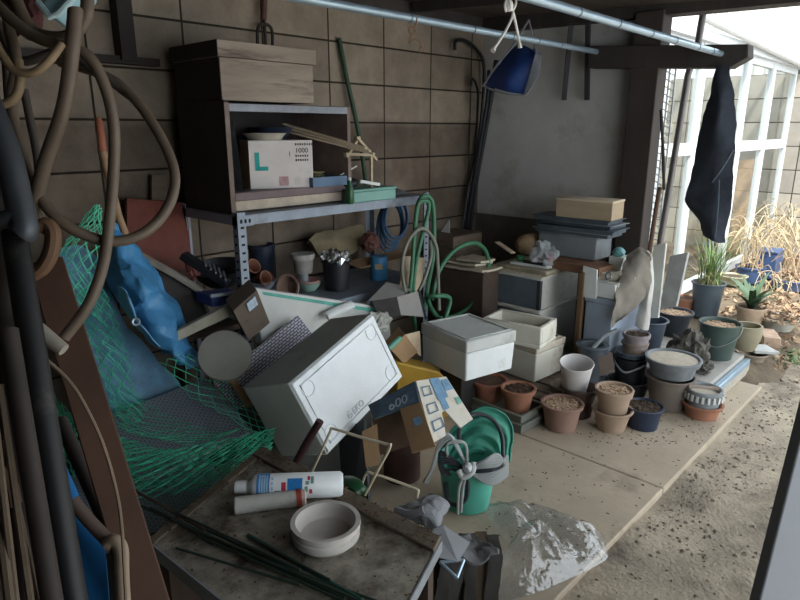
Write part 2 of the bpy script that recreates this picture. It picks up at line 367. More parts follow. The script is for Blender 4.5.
# ================================================================== steel rack
RY, RYB = 2.2, 2.66; RX0, RX1 = 1.363, 2.545; ZT = 1.085; ZL = .63
rk = thing('storage_rack', (1.95, 2.43, 0), 'grey slotted steel rack with two shelves against the block wall', 'rack')
for nm, z in (('upper', ZT), ('lower', ZL)):
    s = MB(); s.span((RX0, RY, z-.006), (RX1, RYB, z)); s.span((RX0, RY, z-.042), (RX1, RY+.004, z)); s.span((RX0, RYB-.004, z-.042), (RX1, RYB, z)); s.span((RX0, RY, z-.042), (RX0+.004, RYB, z)); s.span((RX1-.004, RY, z-.042), (RX1, RYB, z))
    obj('shelf', s, steel, rk)
for x, sx in ((RX0, 1), (RX1, -1)):
    for y, sy in ((RY, 1), (RYB, -1)):
        s = MB(); a, b2 = x, x+sx*.038
        s.span((min(a, b2), y-sy*.001, 0), (max(a, b2), y+sy*.002, ZT+.012)); s.span((min(a, a+sx*.003), min(y, y+sy*.038), 0), (max(a, a+sx*.003), max(y, y+sy*.038), ZT+.012)); s.cur = 1
        k = .05
        while k < ZT-.03:
            s.span((x+sx*.012, y-sy*.0018, k), (x+sx*.028, y-sy*.0008, k+.009)); s.span((x-sx*.0008, y+sy*.012, k), (x+sx*.0002, y+sy*.028, k+.009)); k += .035
        obj('post', s, [steel, slot], rk)
for z in (ZT, ):
    for x in (RX0-.002, ):
        s = MB(); s.span((x, RY-.004, z-.045), (x+.075, RY-.001, z-.004)); s.cur = 1
        for i in range(3): s.span((x+.012+i*.02, RY-.005, z-.032), (x+.022+i*.02, RY-.0035, z-.016))
        obj('corner_bracket', s, [steel, slot], rk)
# ------------------------------------------------------------------ cabinet on the rack
CY = 2.26; cx0 = at(227, 150, y=CY).x; cx1 = at(351, 150, y=CY).x; ctop = at(227, 100, y=CY).z
cb = thing('cabinet', ((cx0+cx1)/2, 2.45, ZT), 'dark wooden open-fronted cabinet standing on the upper shelf of the steel rack', 'cabinet')
obj('side_panel', MB().span((cx0, CY, ZT), (cx0+.022, 2.64, ctop)), blackwood, cb, bevel=.002)
obj('side_panel', MB().span((cx1-.02, CY, ZT), (cx1, 2.64, ctop-.01)), M('worn_brown_edge', '#7a6a62', rough=.8), cb, bevel=.002)
obj('back_panel', MB().span((cx0+.022, 2.63, ZT), (cx1-.02, 2.64, ctop-.01)), blackwood, cb)
obj('top_panel', MB().span((cx0+.022, CY+.004, ctop-.03), (cx1-.02, 2.63, ctop-.01)), blackwood, cb)
obj('lintel', MB().span((cx0+.022, CY-.002, ctop-.042), (cx1-.02, CY+.02, ctop-.012)), M('grey_edge', '#8b8f98', rough=.6), cb, bevel=.002)
obj('bottom_panel', MB().span((cx0+.022, CY+.01, ZT), (cx1-.02, 2.63, ZT+.008)), blackwood, cb)
obj('front_strip', MB().span((cx0-.001, CY-.004, ZT), (cx0+.02, CY, ctop-.01)), M('worn_brown_edge', '#7a6a62'), cb)
# ------------------------------------------------------------------ wooden crate on the cabinet
tx0 = at(221, 80, y=2.28).x; tx1 = at(313, 80, y=2.28).x; tt = at(221, 40, y=2.28).z; tl = at(221, 57, y=2.28).z
tb = thing('wooden_chest', ((tx0+tx1)/2, 2.46, ctop), 'old wooden chest with a lid on top of the dark cabinet', 'chest')
greyw = M('weathered_board', '#94877a', rough=.88, var=.3, scale=5, stretch=(.25, 1, 2), dirt='#3d332c', dscale=6, damt=.4, bump=.2, bscale=50)
bs = MB(); bs.span((tx0, 2.28, ctop), (tx1, 2.64, tl)); bs.cur = 1; bs.span((tx0-.002, 2.285, ctop), (tx0, 2.64, tl)); obj('chest_body', bs, [greyw, blackwood], tb, bevel=.003)
ls = MB(); ls.span((tx0-.012, 2.268, tl+.002), (tx1+.012, 2.652, tt)); ls.cur = 1; ls.span((tx0-.014, 2.27, tl+.002), (tx0-.012, 2.652, tt)); ls.span((tx0-.012, 2.27, tt), (tx1+.012, 2.652, tt+.001)); obj('lid', ls, [greyw, blackwood], tb, bevel=.003)
# ------------------------------------------------------------------ inside the cabinet
solo('flat_box', MB().span((cx0+.03, CY+.012, ZT+.008), (cx1-.03, 2.6, ZT+.05)), M('flat_box_paper', '#b3a797', rough=.9, dirt='#5f5348', dscale=9, damt=.3), 'flat off-white box lying at the bottom of the dark cabinet', 'box', bevel=.003)
fc = thing('flat_case', ((cx0+cx1)/2, 2.42, ZT+.05), 'flat purplish-brown case lying on the off-white box in the cabinet', 'case')
obj('case_body', MB().span((cx0+.025, CY+.002, ZT+.05), (cx1-.022, 2.6, ZT+.085)), M('purple_brown', '#6a5a5c', rough=.6, var=.15), fc, bevel=.004)
ll = MB().text('DELUXE', .012, (cx0+.33, CY+.001, ZT+.06), (1, 0, 0), (0, 0, 1)) if False else None
zc = ZT+.085
# carton marked L
cc = V((1.71, 2.40, zc+.103)); cr = rot(0, 0, -22); cs = (.284, .2, .206)
lc = thing('carton', (cc.x, cc.y, zc), 'white carton with a big teal letter L inside the dark cabinet', 'carton')
wcard = M('white_card', '#cfc8c4', rough=.85, var=.06, dirt='#a49a90', dscale=6, damt=.2)
s = MB(); s.box(cc, cs, cr); s.cur = 1; s.box(cc+cr @ V((-.142, 0, 0)), (.001, .196, .202), cr)
lcb = obj('carton_body', s, [wcard, card], lc, bevel=.002)
fo = cc+cr @ V((0, -.1015, 0)); ux = cr @ V((1, 0, 0)); uz = V((0, 0, 1))
tealink = M('teal_ink', '#2f9a94', rough=.8, var=.05); dkink = M('dark_ink', '#4d463c', rough=.8, var=.05)
def flatrect(s, x, z, w, h): s.box(fo+ux*x+uz*z, (w, .0006, h), cr); return s
s = MB(); flatrect(s, -.108, .014, .02, .078); flatrect(s, -.084, -.016, .046, .018); obj('letter_mark', s, tealink, lcb)
s = MB().text('1000', .03, fo+ux*.062+uz*.05, ux, uz); s.text('1', .03, fo+ux*.03+uz*.035, ux, uz)
for k, (z, n) in enumerate(((.086, 8), (.036, 6), (.018, 6))):
    for i in range(n): flatrect(s, .066+i*.0105, z, .006, .01-.002*(i % 2))
obj('print', s, dkink, lcb)
s = MB(); flatrect(s, .006, -.072, .042, .04); obj('seal_mark', s, M('pink_ink', '#a98788', rough=.8, var=.2, scale=60), lcb)
# grey board on edge left of the carton
q = [at(230, 122, y=2.3), at(234, 121, y=2.25), at(244, 191, y=2.25), at(237, 192, y=2.3)]
q = [V((p.x, p.y, max(p.z, zc+.001))) for p in q]
solo('grey_board', MB().prism(q, (.0, .25, 0)), M('grey_board', '#7b7f84', rough=.7), 'grey board leaning on edge left of the white carton in the cabinet', 'board', bevel=.002)
# bowls on the carton
c0 = cc+V((0.0, .03, .1035)); c0.z = zc+.207
def bowl_prof(r, h, t=.006, rf=.55): return [(0, 0), (r*rf, 0), (r*.85, h*.45), (r, h*.95), (r+.004, h), (r-t, h), (r*.83-t, h*.5), (r*rf-t, t), (0, t)]
solo('plastic_basket', MB().lathe([(0, 0), (.075, 0), (.08, .012), (.096, .03), (.099, .03), (.091, .026), (.076, .008), (0, .006)], c0+V((-.055, -.03, 0)), 24), M('cream_plastic', '#a9a294', rough=.6), 'cream basket with a ribbed rim on the white carton', 'basket')
solo('mixing_bowl', MB().lathe(bowl_prof(.1, .055), c0+V((.075, .10, .0)), 30, rot(0, 0, 0)), navy, 'navy bowl lying behind the cream basket in the cabinet', 'bowl')
# battens
for k in range(3):
    s = MB(); s.bar(at(284+k*3, 124+k*4, y=2.52-.02*k), at(366+k*4, 148+k*3, y=2.14-.015*k), .032, .008)
    solo('wooden_batten', s, palewood, ('topmost pale batten sticking out of the cabinet over the white carton', 'middle pale batten of those sticking out of the cabinet', 'lowest pale batten sticking out of the cabinet beside the blue tray')[k], 'batten', 'battens sticking out of the cabinet', bevel=.001)
# gabled wooden frame
gf = thing('bird_table', at(372, 186, z=ZT), 'small gabled wooden frame on a stick standing beside the teal box', 'frame')
y = 2.24
obj('roof_slat', MB().bar(at(356, 137, y=y), at(376, 160, y=y), .02, .012), palewood, gf)
obj('roof_slat', MB().bar(at(359, 137, y=y+.01), at(346, 157, y=y+.01), .02, .012), palewood, gf)
obj('crossbar', MB().bar(at(345, 154, y=y), at(371, 155, y=y), .02, .012), palewood, gf)
b0 = at(371, 156, y=y); obj('stick', MB().span((b0.x-.006, y-.006, ZT), (b0.x+.006, y+.006, b0.z)), palewood, gf)
# blue tray with dishes
p = at(330, 184, y=2.235); bt = thing('blue_tray', (p.x, 2.29, zc), 'small blue plastic tray right of the white carton', 'tray')
bm_ = M('blue_plastic', '#4c6784', rough=.5, var=.1); x0, x1 = at(313, 180, y=2.235).x, at(347, 180, y=2.235).x
zc2 = zc
s = MB(); s.span((x0, 2.235, zc2), (x1, 2.4, zc2+.004))
for a, b2 in (((x0, 2.235), (x1, 2.239)), ((x0, 2.396), (x1, 2.4)), ((x0, 2.239), (x0+.004, 2.396)), ((x1-.004, 2.239), (x1, 2.396))): s.span((a[0], a[1], zc2+.004), (b2[0], b2[1], zc2+.042))
obj('tray_body', s, bm_, bt)
for k in range(3):
    solo('saucer', MB().lathe([(0, 0), (.035, 0), (.055, .012), (.057, .012), (.037, .003), (0, .003)], (x0+.07, 2.32, zc2+.0045+.013*k*1.0+.02*(k > -1)), 22), M('cream_dish', '#a8a083', rough=.5), ('lowest cream dish of three stacked in the blue tray', 'middle cream dish of three stacked in the blue tray', 'top cream dish of three stacked in the blue tray')[k], 'dish', 'dishes in the blue tray')
solo('thin_stick', MB().tube([at(337, 177, y=2.31), at(357, 166, y=2.26)], .004, 6), whitep, 'thin white stick poking out of the blue tray', 'stick')
# green bottle
p = at(350, 204, z=ZT); gbt = thing('bottle', (p.x, p.y, ZT), 'slim green bottle standing between the cabinet and the teal box', 'bottle')
gg = M('green_glass', '#24502f', rough=.3, var=.1)
obj('bottle_body', MB().lathe([(0, 0), (.016, 0), (.018, .004), (.018, .075), (.008, .095), (.007, .11), (0, .11)], p, 16), gg, gbt)
obj('cap', MB().lathe([(0, .11), (.009, .11), (.009, .122), (0, .122)], p, 14), whitep, gbt)
# teal box with tools on it
p0 = at(354, 203.5, z=ZT); x0 = p0.x; x1 = at(396, 201, y=p0.y).x; ztb = at(375, 188, y=p0.y).z
tbx = thing('teal_box', ((x0+x1)/2, p0.y+.07, ZT), 'teal plastic box on the rack shelf right of the cabinet', 'box')
obj('box_body', MB().span((x0, p0.y, ZT), (x1, p0.y+.17, ztb-.012)), teal, tbx, bevel=.006)
obj('lid', MB().span((x0-.004, p0.y-.004, ztb-.012), (x1+.004, p0.y+.174, ztb)), teal, tbx, bevel=.004)
pt = V((x0+.05, p0.y+.08, ztb)); tm = thing('hand_tool', pt, 'black and white hand tool lying on the teal box', 'tool')
obj('tool_head', MB().blob(pt+V((0, 0, .025)), (.05, .04, .026), amp=.3, sub=2), black, tm)
obj('handle', MB().bar(pt+V((.03, -.03, .034)), pt+V((.145, -.05, .012)), .028, .016), whitep, tm, bevel=.003)
p = at(416, 190, z=ZT+.002); 
solo('grey_bag', MB().sheet([[V((x, y_, ZT+.004+.02*(1-abs(i-1)))) for i, y_ in enumerate((2.3, 2.42, 2.55))] for x in (2.28, 2.38, 2.50)], th=.003, amp=.008, freq=14), greyp, 'crumpled grey plastic sheet on the right end of the rack shelf', 'sheet')
# ------------------------------------------------------------------ helper: pots
def prof_pot(rb, rt, h, rim=.1, lip=.006, t=.006, fill=.82):
    hr = h*(1-rim); ri = rb+(rt-lip-rb)*(hr/h)
    return [(0, 0), (rb*.94, 0), (rb, h*.02), (ri, hr), (ri+lip*.9, hr+.002), (rt, h-.003), (rt-.002, h), (rt-lip-.001, h), (rt-lip-t, h-.006), (rb+(rt-lip-rb)*fill-t, h*fill), (rb-t, t*1.5), (0, t*1.5)]
soil_m = M('potting_soil', '#4a3d33', rough=.97, var=.4, scale=40, bump=.6, bscale=120)
peb = M('pebble_soil', '#b59b82', rough=.95, var=.35, scale=70, bump=.8, bscale=130)
POTS = {}
def pot(name, label, bx, by, z0, ry, rw, bw, mat, rim=.12, soil=None, fill=.86, group=None, lip=.008, c='pot', cx=None, lean=None, base_c=None, bumps=None, prof=None):
    """pot from its pixels: bottom-most point (bx,by) on z0, rim row ry, rim width rw, base width bw"""
    p = at(bx, by, z=z0); d = dep(p); k = d/F; rb = bw*k/2
    hd = V((p.x, p.y, 0)).normalized(); ctr = p+hd*rb if base_c is None else V(base_c)
    z = z0+.02
    for _ in range(60):
        e = pix((ctr.x, ctr.y, z))[1]-ry
        z += e*dep((ctr.x, ctr.y, z))/F*.8
    h = z-z0; rt = rw*dep((ctr.x, ctr.y, z))/F/2
    o = thing(name, (ctr.x, ctr.y, z0), label, c, group)
    mm = rot(*lean) if lean else None
    pr = prof(rb, rt, h) if prof else prof_pot(rb, rt, h, rim, lip, .006, fill)
    obj('pot_body', MB().lathe(pr, ctr, 32, mm), mat, o)
    if soil:
        g = MB(); rs = (rb+(rt-lip-rb)*fill)-.006
        n = 9; g.lathe([(0, h*fill+.004)]+[(rs*i/n, h*fill+.004*(1-i/n)) for i in range(1, n+1)], ctr, 30, mm)
        r_ = random.Random(int(bx*7+by)); 
        if soil is peb or bumps:
            for i in range(int(90)):
                a = r_.uniform(0, 6.28); q = rs*.95*math.sqrt(r_.random()); s_ = r_.uniform(.004, .009)
                v = ctr+(mm or Matrix.Identity(3)) @ V((q*math.cos(a), q*math.sin(a), h*fill+.004)); g.blob(v, (s_, s_, s_*.7), sub=1, amp=.3, seed=i)
        obj('soil', g, soil, o)
    POTS[name+label[:8]] = (ctr, rb, rt, h)
    o['_h'] = h; o['_rt'] = rt
    del o['_h'], o['_rt']
    return o, ctr, h, rt, rb
# ------------------------------------------------------------------ lower shelf of the rack
pot('plastic_bucket', 'navy bucket at the left of the lower rack shelf behind clay pots', 264, 287, ZL, 244, 28, 22, navy, rim=.05, fill=.9)
o, c, h, rt, rb = pot('plastic_bucket', 'black bucket stuffed with crumpled foil on the lower rack shelf', 337, 292, ZL, 260, 31, 24, black, rim=.06, fill=.9)
r_ = random.Random(5); g = MB()
for i in range(46):
    a = r_.uniform(0, 6.28); q = rt*.95*math.sqrt(r_.random()); s_ = r_.uniform(.014, .024)
    g.blob(c+V((q*math.cos(a), q*math.sin(a), h+r_.uniform(-.005, .025))), (s_, s_*.5, s_*1.5), rot(r_.uniform(-40, 40), r_.uniform(-40, 40), r_.uniform(0, 180)), sub=1, amp=.5, seed=i)
solo('crumpled_foil', g, M('foil', '#d5d8da', rough=.25, metal=.9, var=.1), 'crumpled silver foil heaped in the black bucket on the rack', 'foil', flat=True)
# round-topped can on stacked bowls
p = at(309, 293, z=ZL); p += V((p.x, p.y, 0)).normalized()*.06
cols = [('#8fae9f', 'pale green bowl at the bottom of the stack under the grey can'), ('#b58a86', 'pink bowl sitting in the pale green bowl on the rack')]
for k, (cl, lb) in enumerate(cols):
    solo('bowl', MB().lathe(bowl_prof(.062, .045), p+V((0, 0, .012*k+.0001)), 26), M('bowl_'+cl[1:], cl, rough=.45, var=.08), lb, 'bowl', 'bowls under the grey can')
ct = thing('canister', p+V((-.012, 0, .0185)), 'grey round-topped canister standing in the bowls on the lower rack shelf', 'canister')
zt1 = at(311, 252, y=p.y).z
pc = p+V((-.03, 0, .019)); hh = zt1-pc.z
obj('neck', MB().lathe([(0, 0), (.022, 0), (.026, .02), (.022, hh*.5), (0, hh*.5)], pc, 20), greyp, ct)
obj('canister_body', MB().lathe([(0, hh*.45), (.045, hh*.45), (.05, hh*.75), (.05, hh*.85), (0, hh*.85)], pc, 26), M('dusty_grey', '#8d8a85', rough=.8), ct)
obj('lid', MB().lathe([(0, hh*.85), (.058, hh*.85), (.06, hh*.93), (.058, hh), (0, hh)], pc, 28), M('dusty_light', '#a4a19a', rough=.85), ct)
solo('clay_bowl', MB().lathe(bowl_prof(.06, .05), at(292, 289, z=ZL+.062)+V((.02, .02, 0)), 24, rot(0, -75, 20)), M('pinkish_clay', '#a7897b', rough=.8), 'pinkish bowl tipped on its side left of the stacked bowls', 'bowl')
# clay pots heap at left
zz = ZL+.004
p = at(266, 291, z=ZL)+V((.0, .04, 0)); solo('enamel_bowl', MB().lathe(bowl_prof(.075, .05), p+V((0, 0, .0)), 26), M('blue_white', '#9aa4b4', rough=.5, var=.25, scale=25), 'blue and white bowl on the lower rack shelf under small clay pots', 'bowl')
for k, (dx, dy, dz, a, b2, lb) in enumerate(((-.028, -.005, .055, 70, 30, 'small clay pot lying tipped in the blue and white bowl'), (.02, .03, .052, 80, -50, 'small dark clay pot lying behind the tipped clay pot'), (-.05, .045, .1, 60, 10, 'small clay pot topmost of the heap behind the rack post'))):
    solo('clay_pot', MB().lathe(prof_pot(.022, .04, .07, .2, .005, .004, .5), p+V((dx, dy, dz)), 22, rot(a, b2, 0)), (terra, M('dark_clay', '#6e4436'), terra)[k], lb, 'pot', 'clay pots heaped on the rack')
# bag, cardboard pieces, brown bag, blue can
rows = [[at(308, 240, y=2.6), at(322, 232, y=2.62), at(340, 228, y=2.62), at(364, 225, y=2.58)], [at(314, 248, y=2.58), at(328, 243, y=2.56), at(342, 241, y=2.55), at(366, 236, y=2.54)], [at(324, 260, y=2.58), at(336, 256, y=2.56), at(348, 255, y=2.55), at(358, 250, y=2.54)]]
solo('paper_sack', MB().sheet(rows, 6, 6, .05, .012, 12, 3), M('sack_beige', '#85795f', rough=.85, var=.25), 'beige sack slumped behind the foil-filled bucket on the rack', 'sack')
p = at(372, 250, y=2.45)
solo('brown_bag', MB().blob(at(370, 242, y=2.46), (.055, .05, .055), amp=.35, seed=4), M('red_brown', '#6b443c', rough=.7, var=.3), 'crumpled red-brown bag on the lower rack shelf behind the blue tin', 'bag')
p = at(379, 281, z=ZL); p += V((p.x, p.y, 0)).normalized()*.045; zt1 = at(379, 256, y=p.y).z
cn = thing('tin_can', p, 'bright blue tin with a face-like label on the lower rack shelf', 'can')
hh = zt1-ZL; blu = M('blue_tin', '#3f7ea8', rough=.45, var=.08)
cnb = obj('can_body', MB().lathe([(0, 0), (.046, 0), (.048, .004), (.048, hh-.004), (.046, hh), (0, hh-.004)], p, 26), blu, cn)
lb_ = MB(); dirc = (V((-p.x, -p.y, 0))).normalized(); sd = V((dirc.y, -dirc.x, 0))
for i in range(7):
    a0_, a1_ = (-.42+i*.12), (-.42+(i+1)*.12)
    f_ = lambda a: p+dirc*(.0487*math.cos(a))+sd*(-.0487*math.sin(a))
    for z0_, z1_ in ((.5, .72),): lb_.mesh([f_(a0_)+V((0, 0, hh*z0_)), f_(a1_)+V((0, 0, hh*z0_)), f_(a1_)+V((0, 0, hh*z1_)), f_(a0_)+V((0, 0, hh*z1_))], [(0, 1, 2, 3)])
obj('label', lb_, M('tan_label', '#b4a27a', rough=.8, var=.4, scale=60), cnb)
solo('cardboard_piece', MB().slab([at(345, 262, y=2.5), at(420, 245, y=2.42), at(418, 254, y=2.3), at(360, 268, y=2.4)], .006), card, 'flattened tan cardboard lying above the blue tin on the rack', 'cardboard')
solo('cardboard_sheet', MB().slab([at(404, 256, y=2.17), at(426, 258, y=2.17), at(420, 292, y=2.14), at(398, 300, y=2.14)], .006), palewood, 'tan board leaning against the front of the rack behind the green hose', 'board')
# blue hose hung behind
c = at(393, 218, y=2.58); g = MB()
for k in range(5):
    pts = [c+V((math.cos(a)*(.098+.006*math.sin(k*2)), .015*(k-2), math.sin(a)*(.115+.008*k)-.015*k)) for a in [2*math.pi*i/36 for i in range(36)]]
    g.tube(pts, .007, 6, closed=True)
solo('coiled_hose', g, M('blue_hose', '#36597c', rough=.45), 'coil of blue hose hanging under the upper rack shelf', 'hose')
# ------------------------------------------------------------------ green hose looped over the rack end
y = 2.12
g = MB()
g.tube(cat([at(411, 312, y=y), at(413, 270, y=y), at(415, 230, y=y), at(418, 204, y=y), at(425, 196, y=y), at(432, 202, y=y), at(434, 225, y=y), at(433, 255, y=y), at(428, 285, y=y), at(424, 310, y=y)], 10), .0125, 10)
y = 2.09
g.tube(cat([at(407, 312, y=y), at(411, 280, y=y), at(414, 240, y=y), at(417, 208, y=y), at(422, 201, y=y), at(429, 206, y=y), at(421, 240, y=y), at(415, 270, y=y), at(413, 300, y=y), at(415, 330, y=y)], 10), .011, 10)
y2 = 2.13
g.tube(cat([at(432, 300, y=y2), at(436, 280, y=y2), at(444, 262, y=y2), at(458, 248, y=y2), at(475, 243, y=y2), at(486, 252, y=y2), at(488, 272, y=y2), at(478, 296, y=y2), at(462, 312, y=2.2), at(440, 318, y=2.1), at(428, 300, y=2.1), at(436, 296, y=2.05), at(450, 300, y=2.05), at(440, 330, y=2.05)], 10), .0125, 10)
solo('garden_hose', g, green_hose, 'green garden hose looped over the right end of the steel rack', 'hose')
g = MB(); y = 2.06
g.tube(cat([at(407, 300, y=y), at(402, 270, y=y), at(406, 246, y=y), at(416, 231, y=y), at(426, 230, y=y), at(436, 246, y=y), at(438, 276, y=y), at(439, 310, y=y)], 10), .0095, 10)
g.tube(cat([at(414, 300, y=y), at(424, 280, y=y), at(431, 256, y=y+.02), at(430, 240, y=y+.02)], 10), .0095, 10)
solo('garden_hose', g, grey_hose, 'grey-green hose arched in front of the right rack post', 'hose')
# ------------------------------------------------------------------ upper wall items
g = thing('garden_fork', at(265, 44, y=2.7), 'three-pronged hand fork hung on the block wall above the wooden chest', 'fork')
y = 2.71
obj('handle', MB().tube([at(264, 0, y=y), at(263.5, 20, y=y)], [.017, .015], 10), M('red_brown_handle', '#5b3a31', rough=.6), g)
s = MB(); s.tube([at(263.5, 19, y=y), at(264.5, 26, y=y)], .008, 8); s.tube(cat([at(257.5, 46, y=y), at(257.5, 31, y=y), at(260, 25, y=y), at(268, 25, y=y), at(272, 31, y=y), at(272.5, 45, y=y)], 6), .008, 8); s.tube([at(264.5, 24, y=y), at(265.5, 45, y=y)], .008, 8)
obj('prongs', s, M('rusty_black', '#2d2623', rough=.7), g)
s = MB().tube([at(339, 38, y=2.73), at(346, 75, y=2.72), at(356, 120, y=2.70), at(361, 145, y=2.69), at(366, 185, y=2.685)], .013, 10)
solo('garden_stake', s, M('green_stake', '#24402c', rough=.5), 'dark green garden stake leaning on the block wall behind the cabinet', 'stake')
# wire hooks
s = MB(); s.tube(cat([at(417, 18, y=1.63), at(415, 26, y=1.63), at(409, 28, y=1.63), at(411, 34, y=1.63), at(415, 31, y=1.63), at(413, 26, y=1.63)], 6), .0025, 6)
s.tube(cat([at(412, 33, y=1.63), at(409, 43, y=1.63), at(414, 39, y=1.63), at(421, 43, y=1.63), at(419, 52, y=1.63)], 6), .0022, 6); s.tube(cat([at(420, 43, y=1.63), at(424, 52, y=1.63)], 4), .0022, 6)
solo('wire_hook', s, M('rusty_wire', '#8a6a52', rough=.6, metal=.5), 'rusty wire hooks hanging from the far metal pole', 'hook')
# black hoses hanging in the corner
for k, (pts, r, lb) in enumerate((([(455, 50), (456, 41), (466, 41), (477, 50), (484, 66), (482, 110), (476, 160), (466, 228)], .011, 'black hose hooked on the wall and hanging down the corner'),
    ([(471, 86), (472, 79), (476, 84), (478, 100), (475, 150), (468, 190), (462, 230)], .008, 'thin black hose hanging beside the longer one in the corner'),
    ([(497, 60), (492, 90), (485, 130), (476, 180), (468, 240)], .02, 'dark pipe leaning in the wall corner behind the hanging blue bag'),
    ([(489, 70), (487, 100), (479, 150), (468, 215), (464, 250)], .012, 'slim dark rod leaning in the corner between hose and pipe'))):
    n = len(pts); s = MB(); s.tube(cat([at(a, b2, y=2.70-.018*k) if k < 2 else at(a, b2, x=3.62-.03*k) for a, b2 in pts], 8), r, 8)
    solo(('black_hose', 'black_hose', 'dark_pipe', 'dark_rod')[k], s, black, lb, ('hose', 'hose', 'pipe', 'rod')[k])
# rods hung from the beam
for k, (a, b2, lb) in enumerate((((571, 25), (564, 100), 'left of two dark rods hanging on the plaster wall'), ((588, 23), (587, 100), 'right of two dark rods hanging on the plaster wall'))):
    s = MB(); s.bar(at(*a, x=3.6), at(*b2, x=3.68), .03, .02); solo('hanging_rod', s, M('dark_iron', '#2f2f33', rough=.6), lb, 'rod', 'rods on the plaster wall', bevel=.003)
# blue bag hanging
bgm = M('blue_bag', '#24407c', rough=.45, var=.2, scale=20, dirt='#7d879c', dscale=8, damt=.12)
x = 3.35
rows = [[at(510, 50, x=x), at(521, 44, x=x), at(536, 52, x=x)], [at(498, 66, x=x-.02), at(516, 64, x=x-.06), at(540, 56, x=x)], [at(489, 79, x=x-.03), at(508, 82, x=x-.08), at(531, 74, x=x-.02)], [at(484, 85, x=x-.02), at(504, 91, x=x-.05), at(524, 94, x=x-.01)]]
bgo = thing('hanging_bag', at(504, 94, x=x), 'blue plastic bag hanging from a corner under the beams', 'bag')
obj('bag_body', MB().sheet(rows, 6, 6, .05, .006, 12), bgm, bgo)
s = MB(); s.sheet([[at(536, 52, x=x-.035), at(541, 56, x=x-.03)], [at(533, 62, x=x-.05), at(538, 76, x=x-.04)], [at(524, 94, x=x-.04), at(526, 95, x=x-.04)]], 4, 4, .01); s.tube(cat([at(483, 86, x=x-.04), at(504, 93.5, x=x-.06), at(525, 95, x=x-.03)], 6), .006, 6); s.tube(cat([at(483, 86, x=x-.04), at(497, 65, x=x-.05), at(511, 48, x=x-.03), at(529, 20, x=x-.02)], 6), .006, 6); s.tube(cat([at(529, 20, x=x-.02), at(536, 52, x=x-.03)], 6), .005, 6)
obj('translucent_edge', s, M('bag_edge', '#8e939c', rough=.4), bgo)
# poles
pipe_m = M('galvanised_pole', '#a6bccd', rough=.35, metal=.55, var=.1, dirt='#7b8087', dscale=5, damt=.2)
def pole(a, b2, r, label, joints):
    o = thing('clothes_pole', (V(a)+V(b2))/2, label, 'pole')
    obj('pole_tube', MB().tube([a, b2], r, 16), pipe_m, o)
    for t in joints:
        c = V(a).lerp(V(b2), t); d = (V(b2)-V(a)).normalized()*.004
        obj('joint_ring', MB().tube([c-d, c+d], r*1.1, 16), M('joint_grey', '#75808c', rough=.4, metal=.5), o)
    return o
pa0, pa1 = at(285, -2, z=1.81), at(598, 52, x=3.62)
pole(at(240, -13, z=1.805), pa1, .0145, 'far galvanised clothes pole running under the ceiling along the wall', (.3, .47, .6, .7, .8))
pole(at(490, -14, z=1.81), at(722, 54, x=3.62), .0155, 'near galvanised clothes pole whose end rests on the beam', (.25, .4, .55, .68, .82, .92))
# white rope over the near pole
y = at(515, 4, z=1.8).y-.02
p0 = at(512, 2, z=1.815)
s = MB(); s.tube(cat([at(506, 12, y=y), at(505, 4, y=y), at(510, -6, y=y), at(516, 0, y=y), at(513, 10, y=y), at(507, 6, y=y)], 6), .004, 6)
s.tube(cat([at(510, 4, y=y), at(513, 14, y=y), at(506, 30, y=y), at(494, 49, y=y)], 8), .0045, 6); s.tube(cat([at(511, 4, y=y), at(514, 16, y=y), at(517, 30, y=y), at(520, 46, y=y)], 8), .0045, 6); s.tube([at(496, 45, y=y), at(493, 51, y=y)], [.004, .009], 6); s.tube([at(519.5, 42, y=y), at(520, 48, y=y)], [.004, .008], 6)
s.blob(at(509, 5, y=y), (.014, .012, .02), amp=.4, sub=2)
solo('white_rope', s, M('white_rope', '#d9d7d0', rough=.9), 'white rope knotted over the near clothes pole with two frayed ends', 'rope')
# ================================================================== crates by the plaster wall
p = at(450, 262, y=2.3)
def crate(name, label, x0, x1, y0, y1, z0, z1, mat, lidm, lidh=.02, group=None, c='box', over=.006):
    o = thing(name, ((x0+x1)/2, (y0+y1)/2, z0), label, c, group)
    s = MB(); s.span((x0, y0, z0), (x1, y1, z1-lidh)); obj('box_body', s, mat, o, bevel=.006)
    obj('lid', MB().span((x0-over, y0-over, z1-lidh), (x1+over, y1+over, z1)), lidm, o, bevel=.004)
    return o
brownbox = M('brown_box', '#4a3d35', rough=.85, var=.25)
# brown chest left of the crates
xa = 2.90; ya = at(483, 290, x=xa).y; yb = at(440, 290, x=xa).y; zt_ = at(462, 268, x=xa).z
crate('wooden_chest', 'dark brown wooden chest under loose papers right of the green hose', xa, xa+.16, ya, yb, 0, zt_, brownbox, brownbox)
r_ = random.Random(11)
for k, lb in enumerate(('lowest yellowed newspaper on the dark brown chest', 'middle crumpled newspaper on the dark brown chest', 'topmost rumpled newspaper on the dark brown chest')):
    z = zt_+.006+.022*k; cx_, cy_ = xa+.08+.01*k, (ya+yb)/2+(-.02, .02, -.03)[k]
    hx, hy = .1-.012*k, .15-.03*k
    rows = [[V((cx_+hx*i, cy_+hy*j, z+.006*((i*j) > 0))) for j in (-1, 0, 1)] for i in (-1, 0, 1)]
    solo('newspaper', MB().sheet(rows, 5, 5, .012, .007, 13, k), paper, lb, 'newspaper', 'papers on the brown chest')
